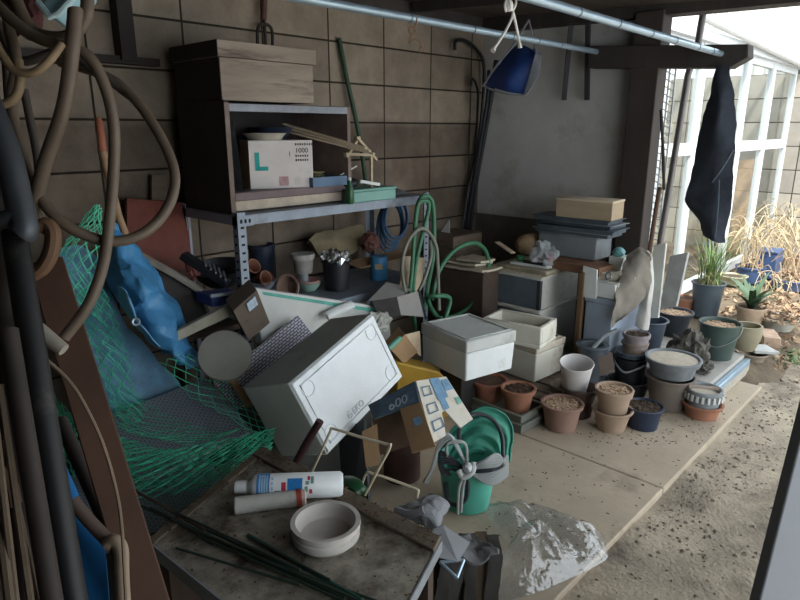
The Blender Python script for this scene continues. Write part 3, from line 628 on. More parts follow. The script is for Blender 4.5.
# small weathered crate and white paper behind
p = at(446, 250, y=2.5); solo('wooden_crate', MB().span((3.09, 2.46, 0), (3.4, 2.7, at(446, 236, x=3.09).z)), oldwood, 'weathered wooden crate behind the right rack post and the brown chest', 'crate', bevel=.004)
q = at(446, 236, x=2.86)
solo('white_card', MB().slab([at(438, 236, x=3.2), at(449, 220, x=3.2), at(450, 235, x=3.2), at(443, 240, x=3.2)], .004), whitep, 'bent white card propped on the weathered crate', 'card')
# plastic storage crates
X1 = 3.08; c = at(541, 277, x=X1); YC = c.y; Z1 = c.z; YL = at(487, 268, x=X1).y; X2 = min(at(579, 266, y=YC).x, 3.56)
Zm = at(541, 311, x=X1).z
smoke = M('smoky_plastic', '#5f6a72', rough=.35, var=.2, scale=5, dirt='#8a8f90', dscale=3, damt=.3)
whitec = M('white_crate_plastic', '#c3c2bb', rough=.6, var=.08, dirt='#8f897c', dscale=4, damt=.3)
def bin_(name, label, z0, z1, lidh=.022):
    o = thing(name, ((X1+X2)/2, (YC+YL)/2, z0), label, 'box', 'plastic storage boxes in the corner stack')
    w = .004
    s = MB(); s.span((X1, YC+.012, z0), (X2, YL, z1-lidh)); obj('box_body', s, smoke, o, bevel=.008)
    obj('side_panel', MB().span((X1+.004, YC, z0), (X2, YC+.01, z1-lidh)), whitec, o, bevel=.003)
    obj('corner_post', MB().span((X1-.004, YC-.003, z0), (X1+.02, YC+.022, z1-lidh)), M('dark_post', '#33363a', rough=.6), o, bevel=.003)
    obj('lid', MB().span((X1-.014, YC-.014, z1-lidh), (X2+.005, YL+.01, z1)), whitec, o, bevel=.005)
    return o
bin_('storage_box', 'lower smoky plastic storage box with white end in the corner stack', .0, Zm)
bin_('storage_box', 'upper smoky plastic storage box under the flat tray and bag', Zm, Z1)
# things on the upper box
solo('cardboard_sheet', MB().prism([at(486, 266, x=X1-.02), at(543, 281, x=X1-.02), at(577, 265, x=X2-.02), at(530, 258, x=X2-.02)], (0, 0, .006)) if False else MB().span((X1-.02, YC-.03, Z1), (X2, YL+.01, Z1+.006)), paper, 'grey-white board covering the upper storage box', 'board', bevel=.002)
zt2 = Z1+.006
fx0, fy0 = X1+.03, at(549, 270, x=X1+.03).y; fy1 = at(497, 258, x=X1+.03).y
ft = thing('seed_tray', (fx0+.13, (fy0+fy1)/2, zt2), 'shallow beige tray lying upside down on the storage box', 'tray')
obj('tray_body', MB().box((fx0+.13, (fy0+fy1)/2, zt2+.013), (.27, fy1-fy0, .026), rot(0, 0, -3), ), M('beige_plastic', '#a39a86', rough=.7), ft, bevel=.006)
obj('rim', MB().box((fx0+.13, (fy0+fy1)/2, zt2+.003), (.29, fy1-fy0+.02, .006), rot(0, 0, -3)), M('beige_plastic', '#a39a86'), ft, bevel=.002)
zt3 = zt2+.026
solo('white_tray', MB().box((fx0+.11, fy0+.17, zt3+.008), (.15, .24, .016), rot(0, 0, 8)), whitep, 'small white tray with loose tools on the upturned beige tray', 'tray', bevel=.003)
solo('wooden_batten', MB().bar(at(497, 242, x=X1+.06), at(513, 253, x=X1+.0), .035, .006), palewood, 'pale batten leaning on the upturned beige tray', 'batten', bevel=.001)
bp_ = at(516, 253, x=X1+.2)
solo('dried_gourd', MB().lathe([(0, 0), (.035, 0), (.06, .03), (.066, .07), (.058, .12), (.045, .15), (.040, .15), (.05, .11), (.055, .07), (0, .03)], V((X1+.24, bp_.y+.02, zt3+.075)), 22, rot(0, 80, -40)), M('tan_pot', '#9a8263', rough=.8, var=.2), 'tan jar lying on its side behind the small white tray', 'jar')
solo('green_lidded_jar', MB().lathe([(0, 0), (.022, 0), (.024, .03), (.018, .034), (0, .034)], V((X1+.11, at(520, 250, x=X1+.1).y, zt3+.016)), 18, rot(0, 0, 0)), M('green_cap', '#2f7a50', rough=.5), 'small green jar in front of the tan jar', 'jar')
gb_ = M('clear_film', '#c5cace', rough=.2, var=.05, alpha=.4)
by = at(542, 250, x=X1+.1)
solo('plastic_bag', MB().blob(V((X1+.12, by.y, zt3+.072)), (.06, .085, .075), rot(10, 10, 0), amp=.55, freq=2.4, seed=9, flatz=zt3+.017), M('clear_film', '#d8dcdf'), 'small crumpled clear bag on the white tray', 'bag', flat=True)
solo('black_tool', MB().bar(V((fx0+.05, fy0+.05, zt3+.026)), V((fx0+.05, fy0+.2, zt3+.026)), .03, .018), black, 'black tool lying across the front of the small white tray', 'tool', bevel=.003)
# tray stack with a wooden box on top
TX = 3.30
def Yat(px, py, x): return at(px, py, x=x).y
ty0, ty1 = Yat(611, 235, TX), Yat(533, 228, TX); tx1 = 3.52
zb0 = at(610, 222, x=TX).z
nst = 4; zz0 = at(608, 240, x=TX).z
slate = M('dark_blue_tray', '#4a545e', rough=.6, var=.2, dirt='#7b828a', dscale=5, damt=.25)
z = zb0; tops = []
hh = (zb0-zz0)/nst
for k in range(nst):
    lo = zz0+hh*k; o = thing('nursery_tray', ((TX+tx1)/2, (ty0+ty1)/2, lo), ('lowest grey tray in the stack under the small wooden box', 'second lowest grey tray in the stack under the small wooden box', 'second highest grey tray in the stack under the small wooden box', 'top grey tray directly under the small wooden box')[k], 'tray', 'tray stack in the corner')
    dx = (0, -.02, .015, 0)[k]; dy = (.01, -.02, .0, .015)[k]
    obj('tray_body', MB().box(((TX+tx1)/2+dx, (ty0+ty1)/2+dy, lo+hh*.4), (tx1-TX-.03, ty1-ty0-.03, hh*.8), rot(0, 0, (0, 2, -2, 1)[k])), slate, o, bevel=.003)
    obj('rim', MB().box(((TX+tx1)/2+dx, (ty0+ty1)/2+dy, lo+hh*.88), (tx1-TX, ty1-ty0, hh*.2), rot(0, 0, (0, 2, -2, 1)[k])), greyp if k in (0, 2) else slate, o, bevel=.002)
wx = TX+.0; wb = thing('small_wooden_box', (wx+.1, (ty0+ty1)/2, zb0), 'pale wooden box with a sliding lid on top of the grey tray stack', 'box')
wy0, wy1 = Yat(610, 210, wx), Yat(555, 210, wx); wz = at(610, 204, x=wx).z
lw = M('light_box_wood', '#a8967e', rough=.75, var=.12, scale=6, stretch=(.5, 1, 3))
obj('box_body', MB().box((wx+.095, (wy0+wy1)/2, (zb0+wz)/2), (.17, wy1-wy0, wz-zb0), rot(0, 0, 3)), lw, wb, bevel=.003)
obj('lid', MB().box((wx+.095, (wy0+wy1)/2, wz+.006), (.175, wy1-wy0+.006, .012), rot(0, 0, 3)), M('light_lid_wood', '#c9b9a0', rough=.75, var=.1), wb, bevel=.002)
# column below the tray stack: white box and boards
zs0 = Z1-.04
wy_a = ty0+.06
crate('grey_box', 'grey-white plastic box under the grey tray stack by the plaster wall', 3.34, 3.54, ty0+.1, ty1-.02, at(600, 262, x=3.34).z, zz0, greyp, greyp, .012)
zbx = at(600, 262, x=3.34).z
solo('brown_board', MB().box((3.3, ty0+.16, zbx-.028), (.2, .34, .05), rot(0, 0, -4)), M('brown_board', '#7b5b45', rough=.8), 'brown board under the grey-white box beside the red-capped bottle', 'board', bevel=.003)
solo('white_board', MB().box((3.33, ty0-.02, zbx-.053), (.24, .3, .04), rot(0, 0, 10)), M('cream_board', '#c2bba9', rough=.8), 'cream block lying under the brown board by the crates', 'board', bevel=.003)
rc = at(573, 264, x=3.2); rc.y = max(rc.y, YC+.02); rcb = thing('small_bottle', (3.2, rc.y, zt2), 'tiny bottle with a red cap between storage box and cream block', 'bottle')
obj('bottle_body', MB().lathe([(0, 0), (.016, 0), (.016, max(.01, rc.z-zt2)), (0, max(.01, rc.z-zt2))], V((3.2, rc.y, zt2)), 14), whitep, rcb)
obj('cap', MB().lathe([(0, max(.01, rc.z-zt2)), (.018, max(.01, rc.z-zt2)), (.016, max(.01, rc.z-zt2)+.034), (0, max(.01, rc.z-zt2)+.036)], V((3.2, rc.y, zt2)), 14), M('red_cap', '#b03a35', rough=.5), rcb)
# second stack right of the boxes
x = 3.14; ya = YC-.03
solo('wooden_post', MB().span((x-.0, at(582, 300, x=x).y, 0), (x+.03, at(577, 300, x=x).y, at(579, 272, x=x).z)), M('brown_post', '#6a533d', rough=.85), 'thin brown wooden post right of the storage boxes', 'post', bevel=.002)
y0, y1 = at(612, 320, x=3.16).y, at(584, 320, x=3.16).y
zc0 = at(600, 298, x=3.16).z
bluebin = M('bluegrey_plastic', '#8792a1', rough=.45, var=.18, scale=4, dirt='#5f6670', dscale=3, damt=.3)
crate('blue_grey_bin', 'blue-grey plastic bin standing right of the brown wooden post', 3.16, 3.58, y0, y1, 0, zc0, bluebin, bluebin, .03)
y0b, y1b = at(618, 285, x=3.16).y, at(590, 285, x=3.16).y
dz = at(600, 281, x=3.16).z
dw = thing('drawer_unit', (3.3, (y0b+y1b)/2, zc0), 'white drawer unit lying on the blue-grey bin', 'drawer')
obj('drawer_body', MB().span((3.17, y0b, zc0), (3.5, y1b, dz)), whitec, dw, bevel=.004); obj('front', MB().span((3.155, y0b+.01, zc0+.008), (3.17, y1b-.01, dz-.008)), whitep, dw, bevel=.003)
pl = [at(583, 266, x=3.15), at(597, 270, x=3.15), at(596, 299, x=3.15), at(582, 297, x=3.15)]
solo('plastic_sheet', MB().slab(pl, .012), whitep, 'upright white plastic sheet between the brown post and the white drawer', 'sheet', bevel=.002)
pl = [at(609, 256, x=3.34), at(624, 258, x=3.34), at(617, 283, x=3.34), at(606, 281, x=3.34)]
bkt = thing('white_container', at(614, 270, x=3.34), 'white container with a turquoise top behind the grey cloth', 'container')
obj('container_body', MB().slab(pl, .1), whitep, bkt, bevel=.004)
obj('top', MB().blob(at(619, 252, x=3.38), (.035, .035, .03), amp=.2, sub=2), M('turquoise', '#6fa3a3', rough=.5), bkt)
s = MB(); s.tube(cat([at(601, 276, x=3.13)+V((.06, 0, 0)), at(603, 281, x=3.13)+V((.05, 0, 0)), at(607, 279, x=3.13)+V((.05, 0, 0)), at(605, 274, x=3.13)+V((.06, 0, 0))], 6, True), .006, 6, closed=True)
solo('metal_ring', s, M('ring_metal', '#8d8f90', rough=.4, metal=.7), 'small metal ring lying on the white drawer unit', 'ring')
# grey cloth sheets hanging over the boxes
gcl = M('grey_cloth', '#857f75', rough=.9, var=.12, bump=.15, bscale=200)
rows = [[at(628, 254, x=3.34), at(640, 248, x=3.36), at(650, 254, x=3.36)], [at(621, 274, x=3.22), at(637, 270, x=3.26), at(651, 278, x=3.32)], [at(615, 300, x=3.14), at(628, 296, x=3.2), at(644, 298, x=3.28)], [at(610, 328, x=3.1), at(615, 324, x=3.12), at(622, 318, x=3.14)]]
solo('grey_cloth', MB().sheet(rows, 8, 6, .004, .013, 20, 2), gcl, 'stiff grey cloth hanging over the boxes beside the timber post', 'cloth')
rows = [[at(640, 252, x=3.40), at(648, 250, x=3.42), at(654, 258, x=3.44)], [at(641, 290, x=3.38), at(649, 292, x=3.36), at(653, 292, x=3.42)], [at(636, 326, x=3.36), at(643, 330, x=3.36), at(648, 330, x=3.4)]]
solo('white_cloth', MB().sheet(rows, 8, 6, .004, .01, 9, 5), M('white_cloth', '#b9b7b2', rough=.9), 'narrow white cloth strip hanging right of the grey cloth', 'cloth')
# leaning boards and poles by the post
lb1 = MB().slab([at(654, 245, x=3.57), at(666, 243, x=3.57), at(658, 318, x=3.50), at(642, 318, x=3.50)], .02)
solo('white_board', lb1, M('pale_grey_board', '#bdbfb9', rough=.8, var=.1), 'tall pale board leaning beside the timber post', 'board', bevel=.002)
s = MB().slab([at(670, 256, x=3.66), at(688, 252, x=3.66), at(676, 306, x=3.55), at(659, 308, x=3.55)], .025)
solo('grey_plank', s, M('grey_plank', '#9a9b99', rough=.85, var=.2, dirt='#6f6f6c', dscale=6, damt=.4), 'grey plank leaning at an angle left of the grassy pot', 'plank', bevel=.002)
mp_ = MB().tube([at(706, -4, x=3.84), at(698, 44, x=3.83), at(688, 75, x=3.82), at(657, 262, x=3.78), at(646, 330, x=3.76)], .019, 14)
solo('metal_pole', mp_, M('dull_metal', '#6f6c6a', rough=.45, metal=.5, var=.15), 'tall leaning metal pole crossing behind the beam', 'pole')
solo('dark_stick', MB().tube(cat([at(661, 110, x=3.56), at(663, 150, x=3.54), at(664, 190, x=3.54)], 6), .009, 8), dkwood, 'dark stick hanging beside the white lattice', 'stick')
solo('brown_stick', MB().tube(cat([at(660, 187, x=3.56), at(655, 215, x=3.54), at(648, 262, x=3.52)], 6), .013, 8), M('brown_stick', '#5c4438', rough=.8), 'short brown stick leaning between lattice and metal pole', 'stick')
s = MB(); a_, b_, c_, d_ = at(664, 70, x=3.85), at(676, 68, x=3.85), at(651, 312, x=3.85), at(639, 312, x=3.85)
for t in (0, .5, 1): s.tube([a_.lerp(b_, t), d_.lerp(c_, t)], .006, 6)
for k in range(36):
    t = k/35; s.tube([a_.lerp(d_, t), b_.lerp(c_, min(1, t+.03))], .004, 5)
solo('lattice_panel', s, alu, 'narrow white lattice panel standing just outside the timber post', 'lattice')
# dark cloth hung on the beam
dk = M('charcoal_cloth', '#303640', rough=.95, var=.15, scale=30, bump=.3, bscale=220)
x = 3.56
rows = [[at(717, 66, x=x), at(722, 65, x=x), at(729, 66, x=x)], [at(710, 95, x=x), at(720, 95, x=x-.05), at(734, 96, x=x)], [at(700, 130, x=x), at(717, 135, x=x-.06), at(736, 132, x=x)], [at(690, 180, x=x), at(712, 185, x=x-.03), at(733, 168, x=x)], [at(685, 203, x=x), at(708, 208, x=x-.04), at(731, 200, x=x)], [at(698, 219, x=x), at(710, 226, x=x-.05), at(728, 225, x=x)], [at(703, 235, x=x), at(712, 242, x=x-.05), at(725, 243, x=x)]]
solo('tan_plank', MB().bar(at(746, 160, x=7.6), at(738, 252, x=7.4), .16, .03, up=(1, 0, 0)), M('tan_plank', '#a5876b', rough=.8), 'tan plank standing behind the glass doors by the end wall', 'plank')
hc = thing('dark_cloth', at(714, 242, x=x), 'long charcoal cloth hanging from the end of the beam', 'cloth')
hcb = obj('cloth_body', MB().sheet(rows, 8, 8, .012, .012, 10, 1), dk, hc)
s = MB(); s.tube(cat([at(733, 150, x=x-.055), at(722, 168, x=x-.06), at(712, 182, x=x-.05)], 6), .006, 6); s.tube(cat([at(719, 180, x=x-.058), at(718, 205, x=x-.062), at(715, 238, x=x-.06)], 6), .004, 6)
obj('seam', s, M('seam_grey', '#45515c', rough=.9), hcb)
# ================================================================== foam boxes
def foam_box(name, label, c, rotz, sz, lid=None, mat=foam, lidmat=None, open_=False, tilt=(0, 0)):
    c = V(c); m_ = rot(tilt[0], tilt[1], rotz); o = thing(name, c-m_ @ V((0, 0, sz[2]/2)), label, 'box', 'foam boxes')
    if open_:
        s = MB(); t = .022; sx, sy, sz_ = sz
        s.box(c+m_ @ V((0, 0, -sz_/2+t/2)), (sx, sy, t), m_)
        for dx, dy, wx_, wy_ in ((sx/2-t/2, 0, t, sy), (-sx/2+t/2, 0, t, sy), (0, sy/2-t/2, sx-2*t, t), (0, -sy/2+t/2, sx-2*t, t)): s.box(c+m_ @ V((dx, dy, t/2)), (wx_, wy_, sz_-t), m_)
        obj('box_body', s, mat, o, bevel=.006)
    else:
        lh = lid*sz[2]
        obj('box_body', MB().box(c+m_ @ V((0, 0, -lh/2)), (sz[0], sz[1], sz[2]-lh-.003), m_, taper=.96), mat, o, bevel=.008)
        lo_ = obj('lid', MB().box(c+m_ @ V((0, 0, sz[2]/2-lh/2)), (sz[0]+.008, sz[1]+.008, lh), m_), lidmat or mat, o, bevel=.008)
        e = MB(); zt_ = sz[2]/2; w = .014
        for dx, dy, a, b2 in ((0, sz[1]/2-.02, sz[0]-.04, w), (0, -sz[1]/2+.02, sz[0]-.04, w), (sz[0]/2-.02, 0, w, sz[1]-.04), (-sz[0]/2+.02, 0, w, sz[1]-.04)): e.box(c+m_ @ V((dx, dy, zt_+.002)), (a, b2, .005), m_)
        obj('lid_rim', e, lidmat or mat, lo_, bevel=.002)
    return o
stained = M('foam_stained', '#c9bfae', rough=.85, var=.12, scale=4, bump=.15, bscale=200, dirt='#8d7b66', dscale=5, damt=.55)
foam2 = M('foam_cream', '#d3cfc2', rough=.8, var=.06, scale=4, bump=.1, bscale=200, dirt='#a08c77', dscale=3, damt=.25)
# low wooden pallet under the stack
pg = thing('pallet', (2.85, 1.7, 0), 'low wooden pallet under the foam boxes', 'pallet')
for k in range(5):
    obj('deck_board', MB().span((2.62+.1*k, 1.46, .07), (2.70+.1*k, 2.0, .09)), oldwood, pg, bevel=.002)
for y in (1.5, 1.72, 1.94): obj('runner', MB().span((2.62, y-.03, 0), (3.1, y+.03, .07)), oldwood, pg)
c = at(537, 384, z=.092); 
foam_box('foam_box', 'lower cream foam box with a stained lid on the wooden pallet', (c.x+.14, c.y+.2, .092+.105), -4, (.27, .4, .21), .2, foam2, stained)
c2 = at(534, 352, z=.305)
foam_box('foam_box', 'open cream foam box sitting on the stained lid of another', (c2.x+.12, c2.y+.17, .307+.062), 8, (.22, .34, .12), open_=True, mat=foam2)
# white lidded box in the centre
foam_box('foam_box', 'clean white lidded foam box in the middle of the heap', (2.30, 1.73, .405), -12.8, (.30, .345, .2), .3, foam, M('foam_lid_grey', '#c4c6c3', rough=.8, var=.12, scale=3, bump=.12, bscale=200, dirt='#94928a', dscale=3, damt=.5))
solo('prop_crate', MB().span((2.30, 1.76, 0), (2.42, 1.9, .303)), M('near_black_shade', '#1f1d1b', rough=.85), 'upright added prop, coloured as the shade under the white lidded foam box', 'crate', bevel=.003)  # added prop, near black to stand for the shade under the foam box
# ================================================================== pots on the slab
dkterra = M('dark_terracotta', '#8a5a47', rough=.9, var=.2, dirt='#5f4438', dscale=5, damt=.3)
tanp = M('tan_pot_plastic', '#9c8673', rough=.65, var=.1, dirt='#7c6a5b', dscale=6, damt=.2)
taupe = M('taupe_plastic', '#6d635b', rough=.7, var=.12, dirt='#8b8177', dscale=4, damt=.2)
pinkp = M('dusty_pink_clay', '#8c6f62', rough=.85, var=.12, dirt='#6a574e', dscale=5, damt=.3)
litter = M('leaf_litter', '#4f3b2f', rough=.95, var=.5, scale=60, bump=.8, bscale=90)
sand = M('pale_sand', '#b6ac9c', rough=.95, var=.12, scale=30)
# long planter trays under the terracotta pots
def trough(name, label, c, rz, sz, mat):
    c = V(c); m_ = rot(0, 0, rz); o = thing(name, c, label, 'planter', 'long planter trays')
    s = MB(); t = .008; sx, sy, h = sz
    s.box(c+V((0, 0, t/2)), (sx, sy, t), m_)
    for dx, dy, a, b2 in ((sx/2-t/2, 0, t, sy), (-sx/2+t/2, 0, t, sy), (0, sy/2-t/2, sx-2*t, t), (0, -sy/2+t/2, sx-2*t, t)): s.box(c+m_ @ V((dx, dy, h/2)), (a, b2, h), m_)
    obj('trough_body', s, mat, o, bevel=.002)
    e = MB()
    for dx, dy, a, b2 in ((sx/2, 0, .018, sy+.018), (-sx/2, 0, .018, sy+.018), (0, sy/2, sx-.018, .018), (0, -sy/2, sx-.018, .018)): e.box(c+m_ @ V((dx, dy, h)), (a, b2, .01), m_)
    obj('rim', e, mat, o, bevel=.003)
    return o
pt0 = at(520, 436, z=0); tc_ = V((pt0.x+.13, pt0.y+.25, 0))
greenp = M('greygreen_plastic', '#72736b', rough=.6, var=.12, dirt='#6b6a5e', dscale=5, damt=.3)
trough('planter_trough', 'lower long grey-green planter under the two terracotta pots', tc_, -3, (.2, .5, .045), greenp)
trough('planter_trough', 'upper long grey-green planter holding the two terracotta pots', tc_+V((.01, .01, .04)), -3, (.2, .5, .045), greenp)
zt_ = .061
pot('terracotta_pot', 'terracotta pot with dead leaves in front of the lidded foam box', 517, 414, zt_, 387, 36, 25, terra, soil=litter, rim=.22, fill=.9, bumps=1, lip=.012)
pot('terracotta_pot', 'dull terracotta pot under the corner of the lidded foam box', 488, 404, zt_, 379, 38, 27, dkterra, soil=litter, rim=.2, fill=.9, lip=.012)
tcp = POTS['terracotta_potdull ter']
_, c, h, rt, rb = pot('clay_pot', 'wide pinkish clay pot filled with pale pebbles on the slab', 560, 434, 0, 402, 43, 31, pinkp, soil=peb, rim=.16, fill=.9, lip=.012)
_, c, h, rt, rb = pot('tan_pot', 'lower tan pot of the pair holding a pebble-filled one', 610, 434, 0, 408, 41, 27, tanp, rim=.14, fill=.3, lip=.01)
o, c2, h2, rt2, rb2 = pot('tan_pot', 'upper tan pot full of pebbles set into a matching pot', 610, 420, h*.32, 388, 38, 24, tanp, soil=peb, rim=.2, fill=.93, lip=.009, base_c=(c.x, c.y, h*.32))
pot('navy_pot', 'navy pot of soil on the slab right of the tan pair', 641, 432, 0, 405, 39, 30, navy, soil=soil_m, rim=.14, fill=.92, bumps=1, lip=.01)
_, c, h, rt, rb = pot('brown_pot', 'dark brown pot in which the white pot stands tilted', 577, 420, 0, 386, 37, 26, M('dark_brown_pot', '#4b3a33', rough=.7), rim=.12, fill=.25)
# white tilted pot
wp = V((c.x, c.y, h*.62)); 
wpo = thing('white_pot', wp, 'tall white pot tilted to the left inside the dark brown pot', 'pot')
obj('pot_body', MB().lathe(prof_pot(.056, .086, .2, .05, .004, .005, .1), wp+V((.0, .03, 0)), 30, rot(6, -10, 0)), M('white_pot', '#c6c2c0', rough=.55, var=.05, dirt='#9a9492', dscale=4, damt=.2), wpo)
pot('brown_pot', 'small stained brown pot half hidden left of the white tilted pot', 562, 412, 0, 384, 30, 22, M('stained_pot', '#7a6a5c', rough=.8, dirt='#b9a892', dscale=7, damt=.4), rim=.12, fill=.8)
pot('wide_rim_pot', 'black pot with a broad flat rim behind the white tilted pot', 588, 397, 0, 344, 33, 20, M('dark_grey_pot', '#50565d', rough=.5), rim=.05, fill=.75, lip=.028)
# stack of small pots
_, c, h, rt, rb = pot('black_tub', 'wide black tub behind the tan pots under the pot stack', 626, 399, 0, 378, 42, 36, black, rim=.08, fill=.25)
_, c1, h1, rt1, rb1 = pot('black_bucket', 'black bucket with a grey handle standing in the wide black tub', 628, 390, .01, 356, 34, 26, black, rim=.06, fill=.8, base_c=(c.x+.01, c.y+.0, .01))
hb = V((c1.x, c1.y, .01+h1))
s = MB(); s.tube(cat([hb+V((-.02, rt1, -.02)), hb+V((-.10, rt1*.4, -.03)), hb+V((-.12, -rt1*.3, -.055)), hb+V((-.04, -rt1, -.02))], 8), .0055, 8)
solo('bucket_handle', s, greyp, 'grey handle slanting across the front of the black bucket', 'handle') if False else obj('handle', s, greyp, bpy.data.objects['black_bucket'])
z_ = .012+h1
g_, c3, h3, rt3, rb3 = pot('blue_grey_dish', 'blue-grey dish on the black bucket under two small pots', 630, 360, z_, 350, 33, 27, M('bluegrey_dish', '#56626f', rough=.6), rim=.2, fill=.4, base_c=(c1.x, c1.y, z_))
z_ += h3*.4+.002
_, c4, h4, rt4, rb4 = pot('small_pot', 'lower small brownish pot on the blue-grey dish', 633, 352, z_, 341.5, 26.5, 22, M('brown_grey_pot', '#857468', rough=.7), rim=.25, fill=.5, base_c=(c1.x+.01, c1.y-.01, z_))
z_ += h4*.5+.004
_, c5, h5, rt5, rb5 = pot('small_pot', 'upper small mauve-grey pot filled with dark chips', 634, 342, z_, 333, 27, 23, M('mauve_grey_pot', '#81787a', rough=.65), rim=.3, fill=.85, soil=soil_m, bumps=1, base_c=(c1.x+.012, c1.y-.012, z_))
# shelf slats behind: dark tool
solo('grey_rod', MB().tube([at(592, 349, x=3.0), at(604, 336, x=3.05), at(617, 330, x=3.1)], .012, 8), greyp, 'short grey pipe leaning behind the small pot stack', 'pipe')
solo('cardboard_bit', MB().slab([at(598, 358, x=2.95), at(612, 352, x=3.0), at(615, 372, x=2.98), at(600, 376, x=2.93)], .006), M('dark_card', '#5d5048', rough=.9), 'torn dark cardboard scrap behind the tan pots', 'cardboard')
# big taupe pot with grey bowl
_, c, h, rt, rb = pot('large_pot', 'large taupe pot carrying a sand-filled grey bowl', 666, 412, 0, 375, 48, 33, taupe, rim=.1, fill=.8, lip=.008)
pot('grey_bowl', 'shallow grey bowl of pale sand on the large taupe pot', 670, 378, h+.001, 357, 54, 40, M('grey_bowl', '#6f7478', rough=.65, dirt='#8e9090', dscale=4, damt=.3), rim=.35, fill=.9, soil=sand, lip=.012, base_c=(c.x+.01, c.y, h+.001))
# grey embossed pot in terracotta bowl
_, c, h, rt, rb = pot('terracotta_bowl', 'terracotta bowl on the slab holding a grey embossed pot', 700, 421, 0, 402, 40, 30, terra, rim=.25, fill=.35, lip=.012)
o, c2, h2, rt2, rb2 = pot('grey_pot', 'grey pot with an embossed band inside the terracotta bowl', 700, 408, h*.37, 388, 35, 28, M('grey_pot', '#7d8284', rough=.7, var=.12), rim=.25, fill=.8, soil=sand, base_c=(c.x, c.y, h*.37), lip=.01)
s = MB()
for i in range(22):
    a = 2*math.pi*i/22; s.box(c2+V((math.cos(a)*(rb2+.021), math.sin(a)*(rb2+.021), h*.37+h2*.5)), (.006, .012, h2*.26), rot(0, 0, math.degrees(a)))
obj('embossed_band', s, M('pale_emboss', '#c2c4c2', rough=.8), o)
q = at(690, 382, z=h*.37+h2)
solo('wooden_stake', MB().bar(V((c2.x-.06, c2.y+.06, h*.37+h2+.012)), V((c2.x+.02, c2.y-.06, h*.37+h2*.9+.02)), .02, .012), greyw, 'grey wooden stake lying across the embossed grey pot', 'stake')
# ================================================================== low concrete step with pots
stone = M('step_stone', '#a39c90', rough=.9, var=.12, scale=4, bump=.2, bscale=60, dirt='#7c7466', dscale=3, damt=.3)
solo('stone_slab', MB().span((3.32, .88, 0), (3.99, 1.42, .062)), stone, 'lower stone slab of the low step at the slab end', 'slab', bevel=.006)
solo('stone_slab', MB().span((3.36, .91, .062), (3.97, 1.42, .12)), M('grey_step', '#9b9892', rough=.75, var=.1, dirt='#6d6a64', dscale=4, damt=.3), 'upper grey slab of the low step under the green bucket', 'slab', bevel=.006)
solo('metal_channel', MB().span((3.36, .875, .064), (3.97, .905, .1)), pipe_m, 'silver metal channel along the edge of the low step', 'channel', bevel=.003)
zs = .12
o, c, h, rt, rb = pot('bucket', 'dark green bucket with a wire handle on the low step', 715, 361, zs, 322, 40, 29, M('dark_green_bucket', '#3a4a46', rough=.5, var=.12, dirt='#6c7d76', dscale=4, damt=.2), rim=.05, fill=.88, soil=peb)
zr = zs+h
s = MB(); s.tube(cat([V((c.x-.02, c.y+rt, zr-.015)), V((c.x-rt*.7, c.y+rt*.55, zr-.1)), V((c.x-rt*.8, c.y-rt*.2, zr-.125)), V((c.x-rt*.3, c.y-rt*.9, zr-.07)), V((c.x+.02, c.y-rt, zr-.015))], 8), .003, 6)
obj('handle', s, M('wire_grey', '#9ba19f', rough=.4, metal=.6), o)
def prof_urn(rb, rt, h): return [(0, 0), (rb*.9, 0), (rb, .006), (rt*.95, h*.45), (rt*1.02, h*.75), (rt*.97, h*.93), (rt, h), (rt-.012, h), (rt*.9, h*.9), (rt*.9, h*.7), (0, h*.7)]
pot('urn_pot', 'rounded olive-beige pot right of the dark green bucket', 744, 352, zs, 325, 27, 18, M('olive_glaze', '#8d8670', rough=.5, var=.15), prof=prof_urn)
pot('black_bowl_pot', 'black bowl-shaped pot of pebbles on the step by the timber post', 672, 338, zs, 311, 36, 24, M('navy_black', '#2e343c', rough=.5), rim=.14, fill=.9, soil=peb, lip=.012)
pot('tall_pot', 'empty dark slate-blue pot in front of the leaning boards', 646, 353, zs, 319, 37, 25, M('slate_blue', '#46505c', rough=.5, var=.1), rim=.05, fill=.5, lip=.012)
# gnarled stump
c = at(695, 374, z=zs); c += V((.05, .07, 0))
solo('driftwood', MB().blob(c+V((0, 0, .07)), (.08, .1, .13), amp=.75, freq=2.8, sub=4, seed=3, flatz=zs), M('dark_stone', '#55524d', rough=.9, var=.6, scale=25, bump=.7, bscale=60), 'gnarled dark lump of wood on the step behind the sand-filled bowl', 'wood', flat=True)
solo('driftwood', MB().blob(at(704, 374, z=zs)+V((.03, .02, .03)), (.06, .05, .035), amp=.6, freq=3, sub=3, seed=8, flatz=zs), M('dark_stone', '#3a3836'), 'small knotty dark lump in front of the gnarled one on the step', 'wood', flat=True)
# ================================================================== outside pots and plants
zo = .085
def blade(s, p, az, L, lean, w, droop, n=6):
    pts = []; d = V((math.cos(az), math.sin(az), 0)); q = V(p); el = lean
    for i in range(n+1):
        pts.append(q.copy()); e = el+droop*i/n; q = q+(d*math.sin(e)+ZZ*math.cos(e))*(L/n)
    sd = V((-d.y, d.x, 0)); vs = []; fs = []
    for i, q in enumerate(pts):
        ww = w*(1-.9*(i/n)**2)/2; vs += [q-sd*ww, q+sd*ww+V((0, 0, 0))]
    for i in range(n): fs.append((2*i, 2*i+1, 2*i+3, 2*i+2))
    k = len(s.v); s.mesh(vs, fs)
leafg = M('grass_green', '#5c7444', rough=.6, var=.35, scale=12); leafd = M('strap_leaf', '#41583f', rough=.45, var=.2); straw = M('dry_straw', '#ab9b7f', rough=.9, var=.3, scale=14); dryl = M('dry_leaf', '#9a826a', rough=.9, var=.35, scale=18)
r_ = random.Random(21)
